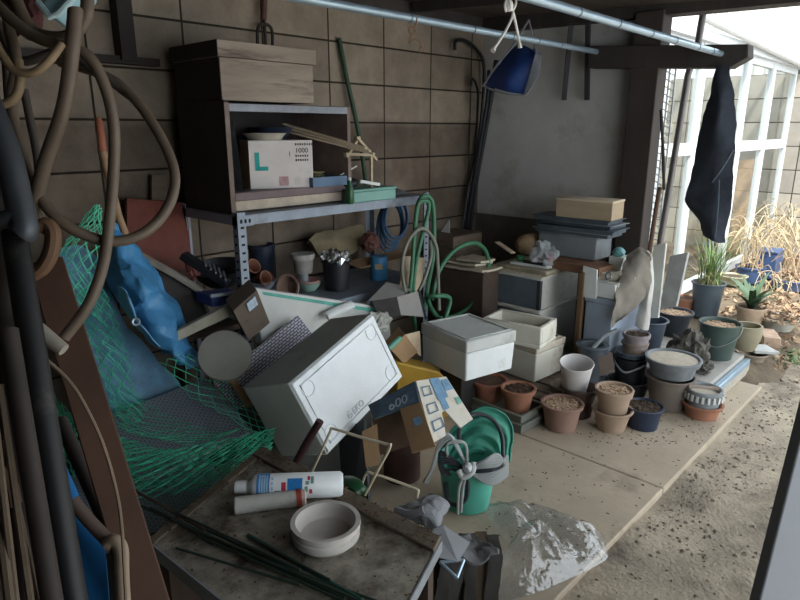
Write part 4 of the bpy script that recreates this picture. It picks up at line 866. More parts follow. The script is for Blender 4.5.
o, c, h, rt, rb = pot('tall_pot', 'tall slate pot with a tuft of green grass below the charcoal cloth', 704, 319, zo, 282, 33, 23, M('slate_pot', '#4b565f', rough=.5, var=.12), rim=.05, fill=.93, soil=soil_m, lip=.01)
g = MB()
for i in range(120): blade(g, c+V((r_.gauss(0, .03), r_.gauss(0, .03), h*.93)), r_.uniform(0, 6.28), r_.uniform(.18, .46), r_.uniform(.0, .35), .007, r_.uniform(.2, 1.1))
gp = obj('leaves', g, leafg, o); g = MB()
for i in range(40): blade(g, c+V((r_.gauss(0, .035), r_.gauss(0, .035), h*.93)), r_.uniform(0, 6.28), r_.uniform(.1, .25), r_.uniform(.1, .6), .006, r_.uniform(.3, 1.3))
obj('dry_leaves', g, straw, o)
o, c, h, rt, rb = pot('beige_pot', 'beige pot with a strap-leaved green plant right of the grassy pot', 748, 328, zo, 306, 30, 20, M('beige_pot', '#b39d86', rough=.7), rim=.2, fill=.9, soil=soil_m, lip=.01)
g = MB()
for i in range(24): blade(g, c+V((0, 0, h*.9)), i*2.4+r_.uniform(-.2, .2), r_.uniform(.2, .34), r_.uniform(.3, .9), .042, r_.uniform(.5, 1.2))
obj('leaves', g, leafd, o)
bluepot = M('blue_pot', '#3b4f74', rough=.4, var=.15)
o, c, h, rt, rb = pot('blue_pot', 'blue pot of dry stalks near the sliding glass doors', 748, 284, zo, 266, 28, 21, bluepot, rim=.15, fill=.9, soil=soil_m)
def dry(s, c, n, L, r=.0035, sp=.05):
    for i in range(n):
        a = r_.uniform(0, 6.28); q = c+V((r_.gauss(0, sp), r_.gauss(0, sp), 0)); l = L*r_.uniform(.5, 1); d = V((math.cos(a), math.sin(a), 0))
        s.tube(cat([q, q+d*l*.12+ZZ*l*.6, q+d*l*.4+ZZ*l*.95, q+d*l*.75+ZZ*l*r_.uniform(.4, .9)], 4), r, 4)
g = MB(); dry(g, c+V((0, 0, h*.88)), 38, .5); obj('dry_stalks', g, straw, o)
def leafpile(s, c, rx, ry, hz, n, sz=.02):
    for i in range(n):
        a = r_.uniform(0, 6.28); q = math.sqrt(r_.random()); p = V(c)+V((rx*q*math.cos(a), ry*q*math.sin(a), hz*(1-q*q)*r_.random()+.004))
        m_ = Euler((r_.uniform(-.9, .9), r_.uniform(-.9, .9), r_.uniform(0, 6.28))).to_matrix(); s_ = sz*r_.uniform(.6, 1.3)
        s.mesh([p+m_ @ V(v)*s_ for v in ((-1, 0, .2), (-.3, .5, 0), (.4, .45, .05), (1.1, 0, .3), (.4, -.45, .05), (-.3, -.5, 0))], [(0, 1, 2, 3), (0, 3, 4, 5)])
g = MB(); leafpile(g, c+V((0, 0, h*.9)), .1, .1, .12, 60); obj('dry_leaves', g, dryl, o)
c = at(766, 279, z=zo)
crate('blue_bin', 'square blue tub beside the blue pot of dry stalks', c.x, c.x+.25, c.y-.06, c.y+.12, zo, zo+.26, bluepot, bluepot, .02, c='tub')
pot('shallow_bowl', 'shallow pale green bowl behind the grassy pot', 732, 286, zo, 275, 27, 17, M('pale_green_glaze', '#9c9a80', rough=.5), rim=.3, fill=.85, soil=soil_m)
o, c, h, rt, rb = pot('blue_planter', 'wide blue-grey planter at the right edge of the view', 793, 292, zo, 278, 46, 38, M('bluegrey_planter', '#57658a', rough=.5, var=.2), rim=.2, fill=.9, soil=soil_m)
g = MB(); leafpile(g, c+V((0, 0, h*.9)), .2, .2, .1, 130); dry(g, c+V((0, 0, h*.85)), 16, .3, .003, .09); obj('dry_leaves', g, dryl, o)
o, c, h, rt, rb = pot('white_bowl_pot', 'wide pale bowl spilling dried leaves right of the strap-leaved plant', 776, 332, .06, 316, 40, 26, M('pale_bowl', '#a7a79e', rough=.6), rim=.2, fill=.9, soil=soil_m, lip=.012)
g = MB(); leafpile(g, c+V((0, 0, h*.9)), .2, .2, .2, 260, .024); obj('dry_leaves', g, dryl, o)
pot('terracotta_pot', 'low terracotta pot outside behind the black pebble bowl', 681, 315, zo, 297, 24, 18, terra, rim=.2, fill=.9, soil=soil_m)
pot('saucer_bowl', 'beige bowl at the foot of the step on the earth', 750, 367, .0, 352, 30, 18, M('beige_bowl', '#8d7f70', rough=.7), rim=.2, fill=.7, soil=soil_m, lip=.01)
p = at(765, 345, z=.05); solo('brick', MB().box(p+V((.06, .0, .035)), (.21, .1, .07), rot(0, 0, 25)), M('pinkish_stone', '#b39985', rough=.9, bump=.2), 'pinkish brick lying on the earth by the beige bowl', 'brick', bevel=.004)
p = at(760, 352, z=.07); solo('grey_tile', MB().box(p+V((0, 0, .02)), (.2, .14, .018), rot(0, 6, 35)), M('grey_tile', '#a9aaa8', rough=.7), 'flat grey tile lying on the beige bowl outside', 'tile', bevel=.002)
c = at(766, 249, z=.1)
o, c, h, rt, rb = pot('shallow_dish', 'shallow dish of straw-coloured stalks by the end wall', 785, 264, zo, 255, 30, 22, tanp, rim=.2, fill=.9, soil=soil_m)
g = MB(); dry(g, c+V((0, 0, h*.88)), 46, .6, .004, .09); obj('dry_stalks', g, straw, o)
g = MB()
for bx, by, n, l in ((735, 266, 16, .5), (765, 275, 20, .45), (780, 300, 16, .3), (790, 268, 20, .5), (768, 262, 14, .5)):
    p = at(bx, by, z=.06); p.x = min(p.x, 7.2); dry(g, p, n, l, .003, .12)
solo('dry_weeds', g, straw, 'tangle of straw-coloured weeds along the glass doors', 'weeds', kind='stuff')
g = MB()
for bx, by, n, rx in ((750, 318, 90, .2), (775, 345, 140, .3), (790, 320, 160, .35), (730, 300, 60, .15), (795, 360, 60, .25)):
    p = at(bx, by, z=.05); leafpile(g, V((p.x, p.y, bankz(p.x, p.y)+.01)), rx, rx, .06, n, .022)
solo('fallen_leaves', g, dryl, 'fallen dry leaves heaped along the passage edge outside', 'leaves', kind='stuff')
g = MB()
for i in range(26):
    p = at(r_.uniform(772, 800), r_.uniform(350, 362), z=0)
    for k in range(5): blade(g, V((p.x, p.y, zg(p.x, p.y))), r_.uniform(0, 6.28), r_.uniform(.05, .1), r_.uniform(.6, 1.1), .025, .6, 4)
solo('green_weeds', g, M('weed_green', '#74875f', rough=.7, var=.25), 'low pale green weeds on the earth at the right edge', 'weeds', kind='stuff')
# ================================================================== the heap in front of the rack
def aligned(name, mb_local, mat, o3, ux, uy, parent=None, bevel=0):
    """mesh built in its own axes (x along, y across, z up), placed at o3"""
    ux = V(ux).normalized(); uz = ux.cross(V(uy)).normalized(); uy = uz.cross(ux)
    if uz.z < 0: pass
    me_o = obj(name, mb_local, mat, None, bevel, org=(0, 0, 0))
    mw = Matrix((ux, uy, uz)).transposed().to_4x4(); mw.translation = o3
    me_o.matrix_world = mw
    if parent:
        me_o.parent = parent; me_o.matrix_parent_inverse = Matrix.Translation(wloc(parent)).inverted()
    return me_o
def tread(name, colA, colB):
    if name in MATS: return MATS[name]
    mt = M(name, colA, rough=.55, var=.12)
    N, L, b = nodes(mt); tc = N.new('ShaderNodeTexCoord'); br = N.new('ShaderNodeTexBrick'); br.inputs['Scale'].default_value = 1
    br.inputs['Brick Width'].default_value = .022; br.inputs['Row Height'].default_value = .011; br.inputs['Mortar Size'].default_value = .0017; br.inputs['Mortar Smooth'].default_value = .2
    br.inputs['Color1'].default_value = lin(colA); br.inputs['Color2'].default_value = lin(colA); br.inputs['Mortar'].default_value = lin(colB)
    L.new(tc.outputs['Object'], br.inputs['Vector']); L.new(br.outputs['Color'], b.inputs['Base Color'])
    bp = N.new('ShaderNodeBump'); bp.inputs['Strength'].default_value = .9; bp.inputs['Distance'].default_value = .006; bp.invert = True
    L.new(br.outputs['Fac'], bp.inputs['Height']); L.new(bp.outputs['Normal'], b.inputs['Normal'])
    return mt
crate_m = M('prop_crate', '#33332f', rough=.8)
crate('prop_crate', 'dark crate buried under the patterned boards of the heap', .95, 1.7, 1.78, 2.12, 0, .3, crate_m, crate_m, c='crate')
crate('prop_crate', 'dark crate buried under the green net at the left of the heap', .42, .93, 1.72, 2.4, 0, .26, crate_m, crate_m, c='crate')
def board(name, label, tl, tr, br_, th, mat, c='board', group=None, bevel=.003):
    tl, tr, br_ = V(tl), V(tr), V(br_); ux = (tr-tl); w = ux.length; ux.normalize(); dn = br_-tr; dn -= ux*dn.dot(ux); h = dn.length
    ctr = tl+ux*w/2+dn/2; o = aligned(name, MB().box((0, 0, -th/2), (w, h, th)), mat, ctr, ux, -dn, bevel=bevel)
    return tag(o, label, c, group)
tr1 = tread('tread_lilac', '#c3c3d2', '#23242b'); tr2 = tread('tread_grey', '#99a1ac', '#565e68')
board('patterned_board', 'patterned lilac and black board under the round grey paddle', at(214, 382, y=2.07), at(298, 315, y=2.07), at(322, 338, y=2.0), .018, tr1)
board('patterned_board', 'patterned grey board lying below the blue tarp under the net', at(86, 424, y=2.2), at(206, 377, y=2.16), at(248, 432, y=1.82), .018, tr2)
board('patterned_board', 'patterned grey board lowest in the heap beside the brown plank', at(62, 478, z=.3), at(196, 440, z=.31), at(246, 500, z=.30), .018, tr2)
# blue tarpaulins
tarp = M('blue_tarp', '#4382b0', rough=.42, var=.16, scale=7, bump=.15, bscale=120, dirt='#7f97a6', dscale=4, damt=.2)
def P3(rows): return [[at(a, b2, y=y_) for a, b2, y_ in r] for r in rows]
tp = thing('blue_tarp', at(185, 366, y=2.1), 'bunched blue tarpaulin with an eyelet standing up above the net', 'tarp')
obj('tarp_body', MB().sheet(P3([[(104, 240, 2.36), (112, 226, 2.3), (124, 232, 2.3), (132, 245, 2.34)], [(106, 268, 2.34), (122, 262, 2.2), (138, 262, 2.2), (150, 266, 2.3)], [(112, 292, 2.32), (132, 290, 2.16), (152, 286, 2.14), (167, 288, 2.26)], [(128, 312, 2.3), (148, 320, 2.12), (165, 312, 2.1), (182, 318, 2.2)], [(145, 336, 2.28), (160, 345, 2.1), (175, 340, 2.06), (191, 344, 2.15)], [(163, 352, 2.25), (172, 362, 2.1), (184, 364, 2.06), (197, 366, 2.12)]]), 8, 8, .004, .03, 13, 4), tarp, tp)
obj('fold', MB().sheet(P3([[(116, 286, 2.2), (124, 292, 2.14), (130, 300, 2.12)], [(124, 312, 2.18), (134, 318, 2.1), (142, 326, 2.08)], [(140, 332, 2.16), (150, 338, 2.09), (160, 348, 2.08)]]), 8, 6, .004, .01, 12, 6), M('tarp_light', '#5f93b8', rough=.45, var=.12), tp)
e_ = at(136, 322, y=2.075); s = MB()
nrm = (CAM-e_).normalized(); a1 = nrm.orthogonal().normalized(); a2 = nrm.cross(a1)
s.tube([e_+a1*.011*math.cos(t)+a2*.011*math.sin(t) for t in [i*.393 for i in range(16)]], .004, 6, closed=True); obj('eyelet', s, pipe_m, tp)
tarp2 = M('blue_tarp_dull', '#6798b8', rough=.5, var=.25, scale=16, bump=.3, bscale=60, dirt='#8a93a3', dscale=5, damt=.35)
solo('blue_tarp', MB().sheet(P3([[(58, 248, 2.45), (80, 245, 2.44), (104, 262, 2.42)], [(62, 290, 2.42), (92, 300, 2.40), (118, 310, 2.36)], [(72, 330, 2.38), (110, 342, 2.34), (150, 350, 2.30)], [(80, 380, 2.34), (125, 385, 2.28), (172, 376, 2.24)], [(84, 424, 2.26), (120, 412, 2.24), (182, 388, 2.20)]]), 8, 8, .006, .014, 9, 8), tarp2, 'flat dull blue tarpaulin spread under the green net', 'tarp')
# wooden handle behind the tarp
s = MB().tube([at(97, 118, y=2.5), at(104, 160, y=2.46), at(118, 215, y=2.4), at(150, 300, y=2.3)], .014, 10); 
hd = thing('long_tool', at(150, 300, y=2.3), 'long wooden-shafted tool with a reddish tip behind the blue tarp', 'tool')
obj('shaft', MB().tube([at(103, 152, y=2.462), at(118, 215, y=2.4), at(150, 300, y=2.3)], .0145, 10), M('handle_wood', '#9d8064', rough=.7, var=.15), hd)
obj('grip', MB().tube([at(98, 118, y=2.5), at(99, 122, y=2.497), at(103, 152, y=2.462)], [.009, .0145, .0145], 10), M('reddish_tip', '#a3644e', rough=.6), hd)
# red board, frames
solo('red_board', MB().prism([at(127, 198, y=2.66), at(187, 203, y=2.66), at(192, 262, y=2.58), at(150, 300, y=2.52), at(127, 290, y=2.52)], (0, .02, 0)), M('rust_red_board', '#6e3a2f', rough=.7, var=.25, dirt='#5b3b33', dscale=4, damt=.35), 'rust-red board leaning on the block wall left of the rack', 'board', bevel=.002)
solo('wooden_batten', MB().slab([at(152, 175, y=2.7), at(166, 175, y=2.7), at(168, 205, y=2.7), at(152, 205, y=2.7)], .02), oldwood, 'short brown batten standing behind the red board at the wall', 'batten')
fb = thing('wooden_tray', at(170, 310, y=2.3), 'dark wooden tray with a pale edge tipped up beside the blue tarp', 'tray')
ed = [at(133, 251, y=2.42), at(176, 275, y=2.34), at(206, 294, y=2.28), at(212, 312, y=2.26)]
obj('panel', MB().prism([at(133, 253, y=2.425), at(176, 277, y=2.345), at(205, 296, y=2.285), at(210, 313, y=2.265), at(190, 328, y=2.25), at(138, 300, y=2.36)], (.0, .03, 0)), M('dark_tray_wood', '#3b3835', rough=.8, var=.3), fb)
for a, b2 in zip(ed, ed[1:]): obj('edge_strip', MB().bar(a, b2, .05, .018), M('pale_edge', '#8d877c', rough=.85, var=.2), fb, bevel=.002)
solo('black_grille', MB().bar(at(183, 255, y=2.4), at(228, 284, y=2.24), .05, .03), black, 'black ridged bar lying above the dark wooden tray', 'bar', bevel=.004)
s = MB(); a_, b_ = at(206, 266, y=2.30), at(226, 280, y=2.22)
for k in range(5): c = a_.lerp(b_, k/4); s.bar(c, c+V((.05, .10, .012)), .007, .006)
obj('rib', s, greyp, bpy.data.objects['black_grille'])
solo('black_basin', MB().lathe(bowl_prof(.12, .08), at(222, 283, y=2.46), 28, rot(6, -8, 0)), black, 'black basin behind the front left rack post', 'basin')
bx = at(226, 302, y=2.14); bbx = thing('blue_box', bx, 'open blue-edged box beside the front left rack post', 'box')
obj('box_body', MB().prism([at(211, 297, y=2.14), at(243, 293, y=2.14), at(243, 303, y=2.14), at(212, 307, y=2.14)], (.0, .12, -.0)), M('deep_blue', '#2d3f74', rough=.5), bbx)
obj('rim', MB().bar(at(210, 296, y=2.135), at(244, 291.5, y=2.135), .014, .012), M('rim_grey', '#8f949c', rough=.5), bbx)
solo('cream_board', MB().prism([at(172, 334, y=2.1), at(240, 299, y=2.06), at(246, 309, y=2.04), at(205, 328, y=2.06), at(178, 341, y=2.08)], (0, .02, 0)), M('cream_strip', '#a5a08e', rough=.8), 'cream strip sloping down from the blue-edged box', 'board')
solo('dark_plank', MB().bar(at(172, 340, y=2.2), at(246, 322, y=2.16), .06, .02), brownbox, 'dark brown plank under the cream strip in the heap', 'plank', bevel=.002)
solo('pink_rag', MB().blob(at(193, 268, y=2.45), (.03, .02, .05), amp=.5, seed=2), M('pink_rag', '#a0635a', rough=.9), 'small pink rag by the black ridged bar', 'rag', flat=True)
# round paddle
c = at(225, 355, y=1.98); nd = (CAM-c).normalized(); nd = (nd+V((0, 0, .35))).normalized(); q = nd.to_track_quat('Z', 'Y').to_matrix(); r = 26.5*dep(c)/F
pd = thing('round_paddle', at(247, 402, y=1.86), 'round grey disc on a wooden handle lying on the patterned board', 'paddle')
obj('disc', MB().lathe([(0, -.02), (r*.98, -.02), (r, -.014), (r, -.004), (r*.97, .002), (0, .002)], c, 40, q), M('dusty_disc', '#87847b', rough=.85, var=.1, dirt='#6a675f', dscale=6, damt=.3, bump=.1, bscale=150), pd)
obj('handle', MB().tube([at(224, 366, y=1.99), at(236, 386, y=1.92), at(250, 406, y=1.86)], .014, 10), M('paddle_wood', '#9b7f60', rough=.75), pd)
# white foam panel with a green stripe
y = 2.12
fp = thing('foam_slab', at(320, 335, y=y), 'long white foam slab with a green stripe lying in front of the rack', 'foam')
obj('panel_body', MB().prism([at(255, 288, y=y), at(388, 308, y=y), at(392, 345, y=y), at(262, 345, y=y)], (.0, .05, 0)), M('foam_dull', '#c6c7c3', rough=.8, var=.06, dirt='#93918a', dscale=5, damt=.3), fp, bevel=.004)
obj('stripe', MB().prism([at(262, 291.5, y=y-.002), at(386, 310.5, y=y-.002), at(386, 314, y=y-.002), at(264, 295, y=y-.002)], (0, .002, 0)), M('green_stripe', '#5ba497', rough=.7), fp)
solo('plastic_tube', MB().tube([at(326, 316, y=2.08), at(338, 310, y=2.08), at(352, 304, y=2.09)], .022, 12, flat=.6), whitep, 'flattened white plastic piece resting on the striped foam slab', 'plastic')
solo('crumpled_plastic', MB().blob(at(376, 324, y=2.0), (.075, .035, .06), amp=.45, freq=2.2, sub=4, seed=12), M('milky_film', '#96968f', rough=.35, var=.15), 'crumpled milky plastic sheet above the tilted foam box', 'plastic', flat=True)
# small carton
y = 1.96
sc_ = thing('small_carton', at(250, 341, y=y), 'small dull-brown carton with a white sticker tipped in front of the striped foam slab', 'carton')
dcard = M('dull_carton', '#5c5046', rough=.9, var=.15, dirt='#7a5a4c', dscale=5, damt=.25)
scb = obj('carton_body', MB().prism([at(233, 311, y=y), at(257, 290, y=y+.03), at(270, 323, y=y+.02), at(249, 341, y=y-.01)], (.03, .10, .02)), dcard, sc_, bevel=.002)
obj('sticker', MB().prism([at(246, 303.5, y=y+.010), at(254.5, 296, y=y+.021), at(257.5, 304.5, y=y+.019), at(249, 311.5, y=y+.008)], (0, -.004, 0)), M('sticker', '#9fb0bd', rough=.7, var=.3, scale=90), scb)
obj('mark', MB().prism([at(241, 324, y=y+.001), at(247, 319, y=y+.006), at(249, 326, y=y+.004), at(243, 331, y=y-.001)], (0, -.003, 0)), dkink, scb)
# grey carton and its flaps
y = 2.02
gcm = M('grey_card', '#8a8783', rough=.85, var=.08); gcd = M('grey_card_dark', '#4b4947', rough=.9)
gc = thing('grey_carton', at(405, 318, y=y), 'open grey cardboard carton lying under the green hose', 'carton')
obj('side_panel', MB().slab([at(397, 297, y=y), at(419, 291, y=y), at(425, 317, y=y-.02), at(401, 315, y=y-.02)], .008), gcm, gc)
obj('end_panel', MB().slab([at(372, 301, y=y+.08), at(397, 297, y=y), at(401, 315, y=y-.02), at(380, 320, y=y+.05)], .008), gcd, gc)
obj('flap', MB().slab([at(368, 301, y=y+.09), at(386, 282, y=y+.12), at(414, 288, y=y+.07), at(398, 297, y=y)], .006), gcm, gc)
obj('dark_edge', MB().bar(at(419, 290, y=y-.003), at(426, 319, y=y-.024), .01, .01), black, gc)
# tilted foam box, open side down-left, bottom facing up-right
tb_m = rot(-74, -18, -85.2); tc2 = V((1.385, 1.685, .508)); sx, sy, sz_ = .245, .292, .484
fbx = thing('foam_box', tc2-V((0, 0, .235)), 'big white foam box tipped over with its embossed bottom facing up', 'box', 'foam boxes')
gfoam = M('foam_shaded', '#b9bdb8', rough=.85, var=.1, scale=4, bump=.12, bscale=220, dirt='#7f857e', dscale=3, damt=.35)  # sides in darker foam than the bottom: shade put into the colour
def L3(x, y, z): return tc2+tb_m @ V((x, y, z))
s = MB(); vs = []
k0 = 1.0
for x, k in ((-sx/2, 1.04), (sx/2, 1.0)):
    for i, j in ((-1, -1), (1, -1), (1, 1), (-1, 1)): vs.append(L3(x, i*sy/2*k, j*sz_/2*k))
for i, j in ((-1, -1), (1, -1), (1, 1), (-1, 1)): vs.append(L3(-sx/2, i*(sy/2*1.1-.025), j*(sz_/2*1.1-.025)))
for i, j in ((-1, -1), (1, -1), (1, 1), (-1, 1)): vs.append(L3(sx/2-.03, i*(sy/2-.028), j*(sz_/2-.028)))
fs = [(4, 5, 6, 7)]+[(i, (i+1) % 4, 4+(i+1) % 4, 4+i) for i in range(4)]+[(i, (i+1) % 4, 8+(i+1) % 4, 8+i) for i in range(4)]+[(8+i, 8+(i+1) % 4, 12+(i+1) % 4, 12+i) for i in range(4)]+[(12, 13, 14, 15)]
s.mesh(vs, fs); obj('box_body', s, gfoam, fbx, bevel=.012)
s = MB(); s.box(L3(sx/2+.003, 0, 0), (.008, sy-.012, sz_-.012), tb_m); bfo = obj('bottom_face', s, M('foam_skylit', '#e6ebee', rough=.7, var=.04, bump=.15, bscale=200, dirt='#b4bbbd', dscale=5, damt=.2), fbx, bevel=.006)  # paler, bluer foam on this face: skylight put into the colour
xb = sx/2+.0075
s = MB()
def rim_path(m_): return [L3(xb, i*(sy/2-m_), j*(sz_/2-m_)) for i, j in ((-1, -1), (1, -1), (1, 1), (-1, 1))]
s.tube(rim_path(.03), .0045, 6, closed=True); obj('embossed_rim', s, MATS['foam_skylit'], bfo)
s = MB()
for i, j in ((-1, -1), (1, -1), (1, 1), (-1, 1)):
    cy_, cz_ = i*(sy/2-.055), j*(sz_/2-.055)
    s.tube([L3(xb, cy_+.028*math.cos(t), cz_+.028*math.sin(t)) for t in [2*math.pi*q_/24 for q_ in range(24)]], .003, 6, closed=True)
obj('embossed_ring', s, MATS['foam_skylit'], bfo)
tz = (tb_m @ V((0, 0, 1))); ty = (tb_m @ V((0, 1, 0)))
s = MB().text('らEKO', .034, L3(xb-.001, .105, -.10), tz, -ty, .0025)
obj('embossed_letters', s, M('foam_letter', '#b4bec4', rough=.8), bfo)
s = MB()
r_ = random.Random(4)
for i in range(46):
    yy, zz_ = r_.uniform(-.1, .1), r_.uniform(-.19, .19); s.box(L3(xb-.003, yy, zz_), (.002, r_.uniform(.002, .008), r_.uniform(.002, .007)), tb_m @ rot(r_.uniform(0, 180), 0, 0))
obj('scuff', s, M('foam_scuff', '#8f9a9f', rough=.9), bfo)
# yellow tub, tan box, printed carton
y = 1.72
solo('yellow_tub', MB().prism([at(396, 362, y=y+.1), at(440, 372, y=y), at(452, 385, y=y-.02), V((at(452, 385, y=y).x+.1, y+.1, .0)), V((at(398, 390, y=y+.1).x+.1, y+.2, .0))], (.06, .12, 0)), M('yellow_plastic', '#ad8a36', rough=.5, var=.12), 'yellow plastic tub wedged behind the printed cardboard box', 'tub', bevel=.01)
tbx_ = thing('tan_carton', at(405, 362, y=1.86), 'small tan carton wedged between the foam boxes', 'carton')
obj('carton_body', MB().prism([at(391, 350, y=1.84), at(405, 334, y=1.86), at(418, 352, y=1.84), at(404, 364, y=1.82)], (.06, .1, 0)), card, tbx_, bevel=.002)
obj('flap', MB().slab([at(404, 335, y=1.87), at(420, 331, y=1.87), at(421, 356, y=1.85), at(418, 354, y=1.85)], .005), M('pale_card', '#bda98f', rough=.9), tbx_)
s = MB().tube([at(388, 349, y=1.78), at(400, 338, y=1.8)], .012, 10)
solo('green_tube', s, M('mint_tube', '#5f9b86', rough=.5), 'short mint-green tube lying by the small tan carton', 'tube')
pc = thing('printed_carton', at(430, 450, z=.05), 'torn open cardboard carton with blue print and the number 600', 'carton')
A = lambda a, b2, dd: at(a, b2, d=dd)
d0 = 2.02
pcard = M('printed_face', '#d2cdc0', rough=.85, var=.06, dirt='#a89a86', dscale=4, damt=.25); blueink = M('blue_ink', '#6f93b0', rough=.8, var=.2, scale=50); dkblue = M('dark_blue_print', '#5c7389', rough=.8, var=.25, scale=40)
white_q = [A(416, 381, d0), A(446, 376.5, d0+.10), A(473, 419, d0-.02), A(433, 443, d0-.14)]
_n = (white_q[1]-white_q[0]).cross(white_q[3]-white_q[0]); _r = white_q[2]-CAM; white_q[2] = CAM+_r*((white_q[0]-CAM).dot(_n)/_r.dot(_n))
def face_pt(q, u, v, off=.003):
    p = q[0].lerp(q[1], u).lerp(q[3].lerp(q[2], u), v); n = (q[1]-q[0]).cross(q[3]-q[0]).normalized()
    if n.dot(CAM-p) < 0: n = -n
    return p+n*off
def patch(s, q, u0, v0, u1, v1, off=.0025): return s.mesh([face_pt(q, u0, v0, off), face_pt(q, u1, v0, off), face_pt(q, u1, v1, off), face_pt(q, u0, v1, off)], [(0, 1, 2, 3)])
ppo = obj('printed_panel', MB().slab([face_pt(white_q, u_, v_, 0) for u_, v_ in ((0, 0), (1, 0), (1, 1), (.66, 1.02), (.58, .8), (.5, .62), (.4, .64), (.36, .82), (.3, 1), (0, 1))], .006), pcard, pc)
blue_q = [A(368, 405, d0+.06), A(415, 381, d0), A(419, 402, d0-.05), A(374, 419, d0)]
bpo_ = obj('blue_panel', MB().slab(blue_q, .006), M('blue_card', '#56697a', rough=.85, var=.2, scale=14), pc)
brown_q = [A(400, 409, d0-.03), A(420, 402, d0-.052), A(435, 446, d0-.15), A(412, 453, d0-.13)]
obj('brown_flap', MB().slab(brown_q, .006), card, pc)
obj('brown_flap', MB().slab([A(362, 432, d0-.02), A(377, 424, d0-.02), A(380, 464, d0-.02), A(366, 468, d0-.02)], .006), card, pc)
obj('inner_panel', MB().slab([A(372, 418, d0+.12), A(418, 402, d0+.10), A(428, 440, d0+.08), A(380, 455, d0+.1)], .006), M('inner_card', '#5a4838', rough=.95), pc)
for q_, a_ in ((white_q, (.42, .0, .72, .42)), (white_q, (.46, .42, .62, .62)), (white_q, (.74, .06, .97, .30)), (brown_q, (.45, .3, .8, .48))): obj('blue_print', patch(MB(), q_, *a_), blueink, pc)
for v0 in (.12, .42, .7):
    u0, u1, v1 = .08, .34, v0+.17
    P_ = lambda u, v: face_pt(white_q, u, v, .003)
    o1 = [P_(u0, v0), P_(u1, v0), P_(u1, v1), P_(u0, v1)]; i1 = [P_(u0+.03, v0+.022), P_(u1-.03, v0+.022), P_(u1-.03, v1-.022), P_(u0+.03, v1-.022)]
    obj('print_frame', MB().mesh(o1+i1, [(i, (i+1) % 4, 4+(i+1) % 4, 4+i) for i in range(4)]), dkblue, ppo)
for a_ in ((.25, .1, .58, .45), (.6, .1, .95, .95)): obj('dark_print', patch(MB(), blue_q, *a_), dkblue, bpo_)
nb = (blue_q[1]-blue_q[0]); s = MB().text('600', .05, face_pt(blue_q, .36, .93, .004), nb, blue_q[0]-blue_q[3], .0006); obj('number', s, M('pale_ink', '#a9b8c2', rough=.8), bpo_)
s = MB(); patch(s, white_q, .86, .48, .98, .62); obj('green_mark', s, M('mint_ink', '#7fb5a8', rough=.8), ppo)
# dark clay drum inside the carton, grey sheet left of it
p = at(403, 482, z=0)
pot('clay_drum', 'dark red-brown clay drum showing inside the torn carton', 402, 486, 0, 424, 40, 38, M('dark_clay_drum', '#47302b', rough=.8, var=.25), rim=.06, fill=.8, c='drum')
solo('slate_sheet', MB().slab([at(338, 432, x=1.36), at(364, 420, x=1.36), V((1.30, at(370, 476, x=1.30).y, .0)), V((1.28, at(345, 476, x=1.28).y, .0))], .01), M('slate_panel', '#3d4045', rough=.7), 'dark slate-grey sheet below the tilted foam box behind the wire stand', 'sheet')
# ================================================================== green bucket with cables
bg_m = M('green_bucket_plastic', '#55ab97', rough=.42, var=.08)
bo, c, h, rt, rb = pot('green_bucket', 'bright green plastic bucket on the slab beside the clear bag', 466, 516, 0, 458, 64, 46, bg_m, rim=.08, fill=.3, c='bucket')
# green sheet stuffed in the bucket
gs = M('green_sheet', '#43907c', rough=.55, var=.18, scale=10)
oa = [(438, 462), (445, 440), (461, 420), (484, 407), (506, 416), (513, 434), (509, 462)]; ia = [(456, 470), (459, 461), (466, 455), (475, 453), (485, 455), (492, 461), (494, 470)]
kd = dep(c)-.02; rows = []
for k in range(11):
    t_ = k/10
    rows.append([at(a_[0]*(1-t_)+b_[0]*t_, a_[1]*(1-t_)+b_[1]*t_, d=kd+.07-.02*t_+.012*math.sin(k*1.9)) for a_, b_ in zip(oa, ia)])
solo('green_sheet', MB().sheet(rows, 5, 7, .004, .006, 12, 2), gs, 'folded green plastic sheet stuffed upright in the bright green bucket', 'sheet')
cab = M('grey_cable', '#9fa3a2', rough=.5, var=.1); cabd = M('black_cable', '#2b3036', rough=.5)
k = dep(c)-rt-.02
def C(a, b2, o_=0): return at(a, b2, d=k+o_)
cl = thing('cable_bundle', C(468, 515), 'bundle of grey and black cable tied with white over the green bucket rim', 'cable')
s = MB()
for i in range(5):
    o_ = .004*i
    s.tube(cat([C(467, 467, -o_), C(455, 441+i*2, -.01-o_), C(446+i*2, 434+i*2, -.02), C(438, 446+i*2, -.01), C(432+i, 468-i, .0), C(424+i, 482+i, .02)] if i < 3 else [C(467, 467, -o_), C(466, 446, -.01), C(458, 438+i, -.02), C(447, 445, -.02), C(450, 460, 0), C(467, 468, 0)], 7), .0055, 7)
    s.tube(cat([C(470, 468, -.02), C(484, 467-i*1.5, -.03-o_), C(498, 465-i*2.5, -.02), C(507, 456+i*4, .0), C(503, 468+i*2.5, -.01), C(490, 474+i*2.5, -.03), C(474, 475, -.03)], 7), .0065, 7)
s.tube(cat([C(467, 472, -.02), C(463, 488, -.02), C(461, 512, -.01)], 7), .006, 7); s.tube(cat([C(466, 472, -.022), C(459, 488, -.02), C(458, 514, -.01)], 7), .006, 7)
obj('grey_loops', s, cab, cl)
s = MB()
for i in range(4):
    s.tube(cat([C(466, 470, .004), C(452, 458+i*2, -.004), C(440, 452+i*4, -.004), C(444, 468+i*2, .004), C(456, 470+i, .01), C(466, 472, .01)], 7), .006, 7)
    s.tube(cat([C(471, 470, -.012), C(488, 467+i*2, -.02), C(504, 463+i*2, 0), C(492, 478-i, -.018), C(473, 474, -.012)], 7), .006, 7)
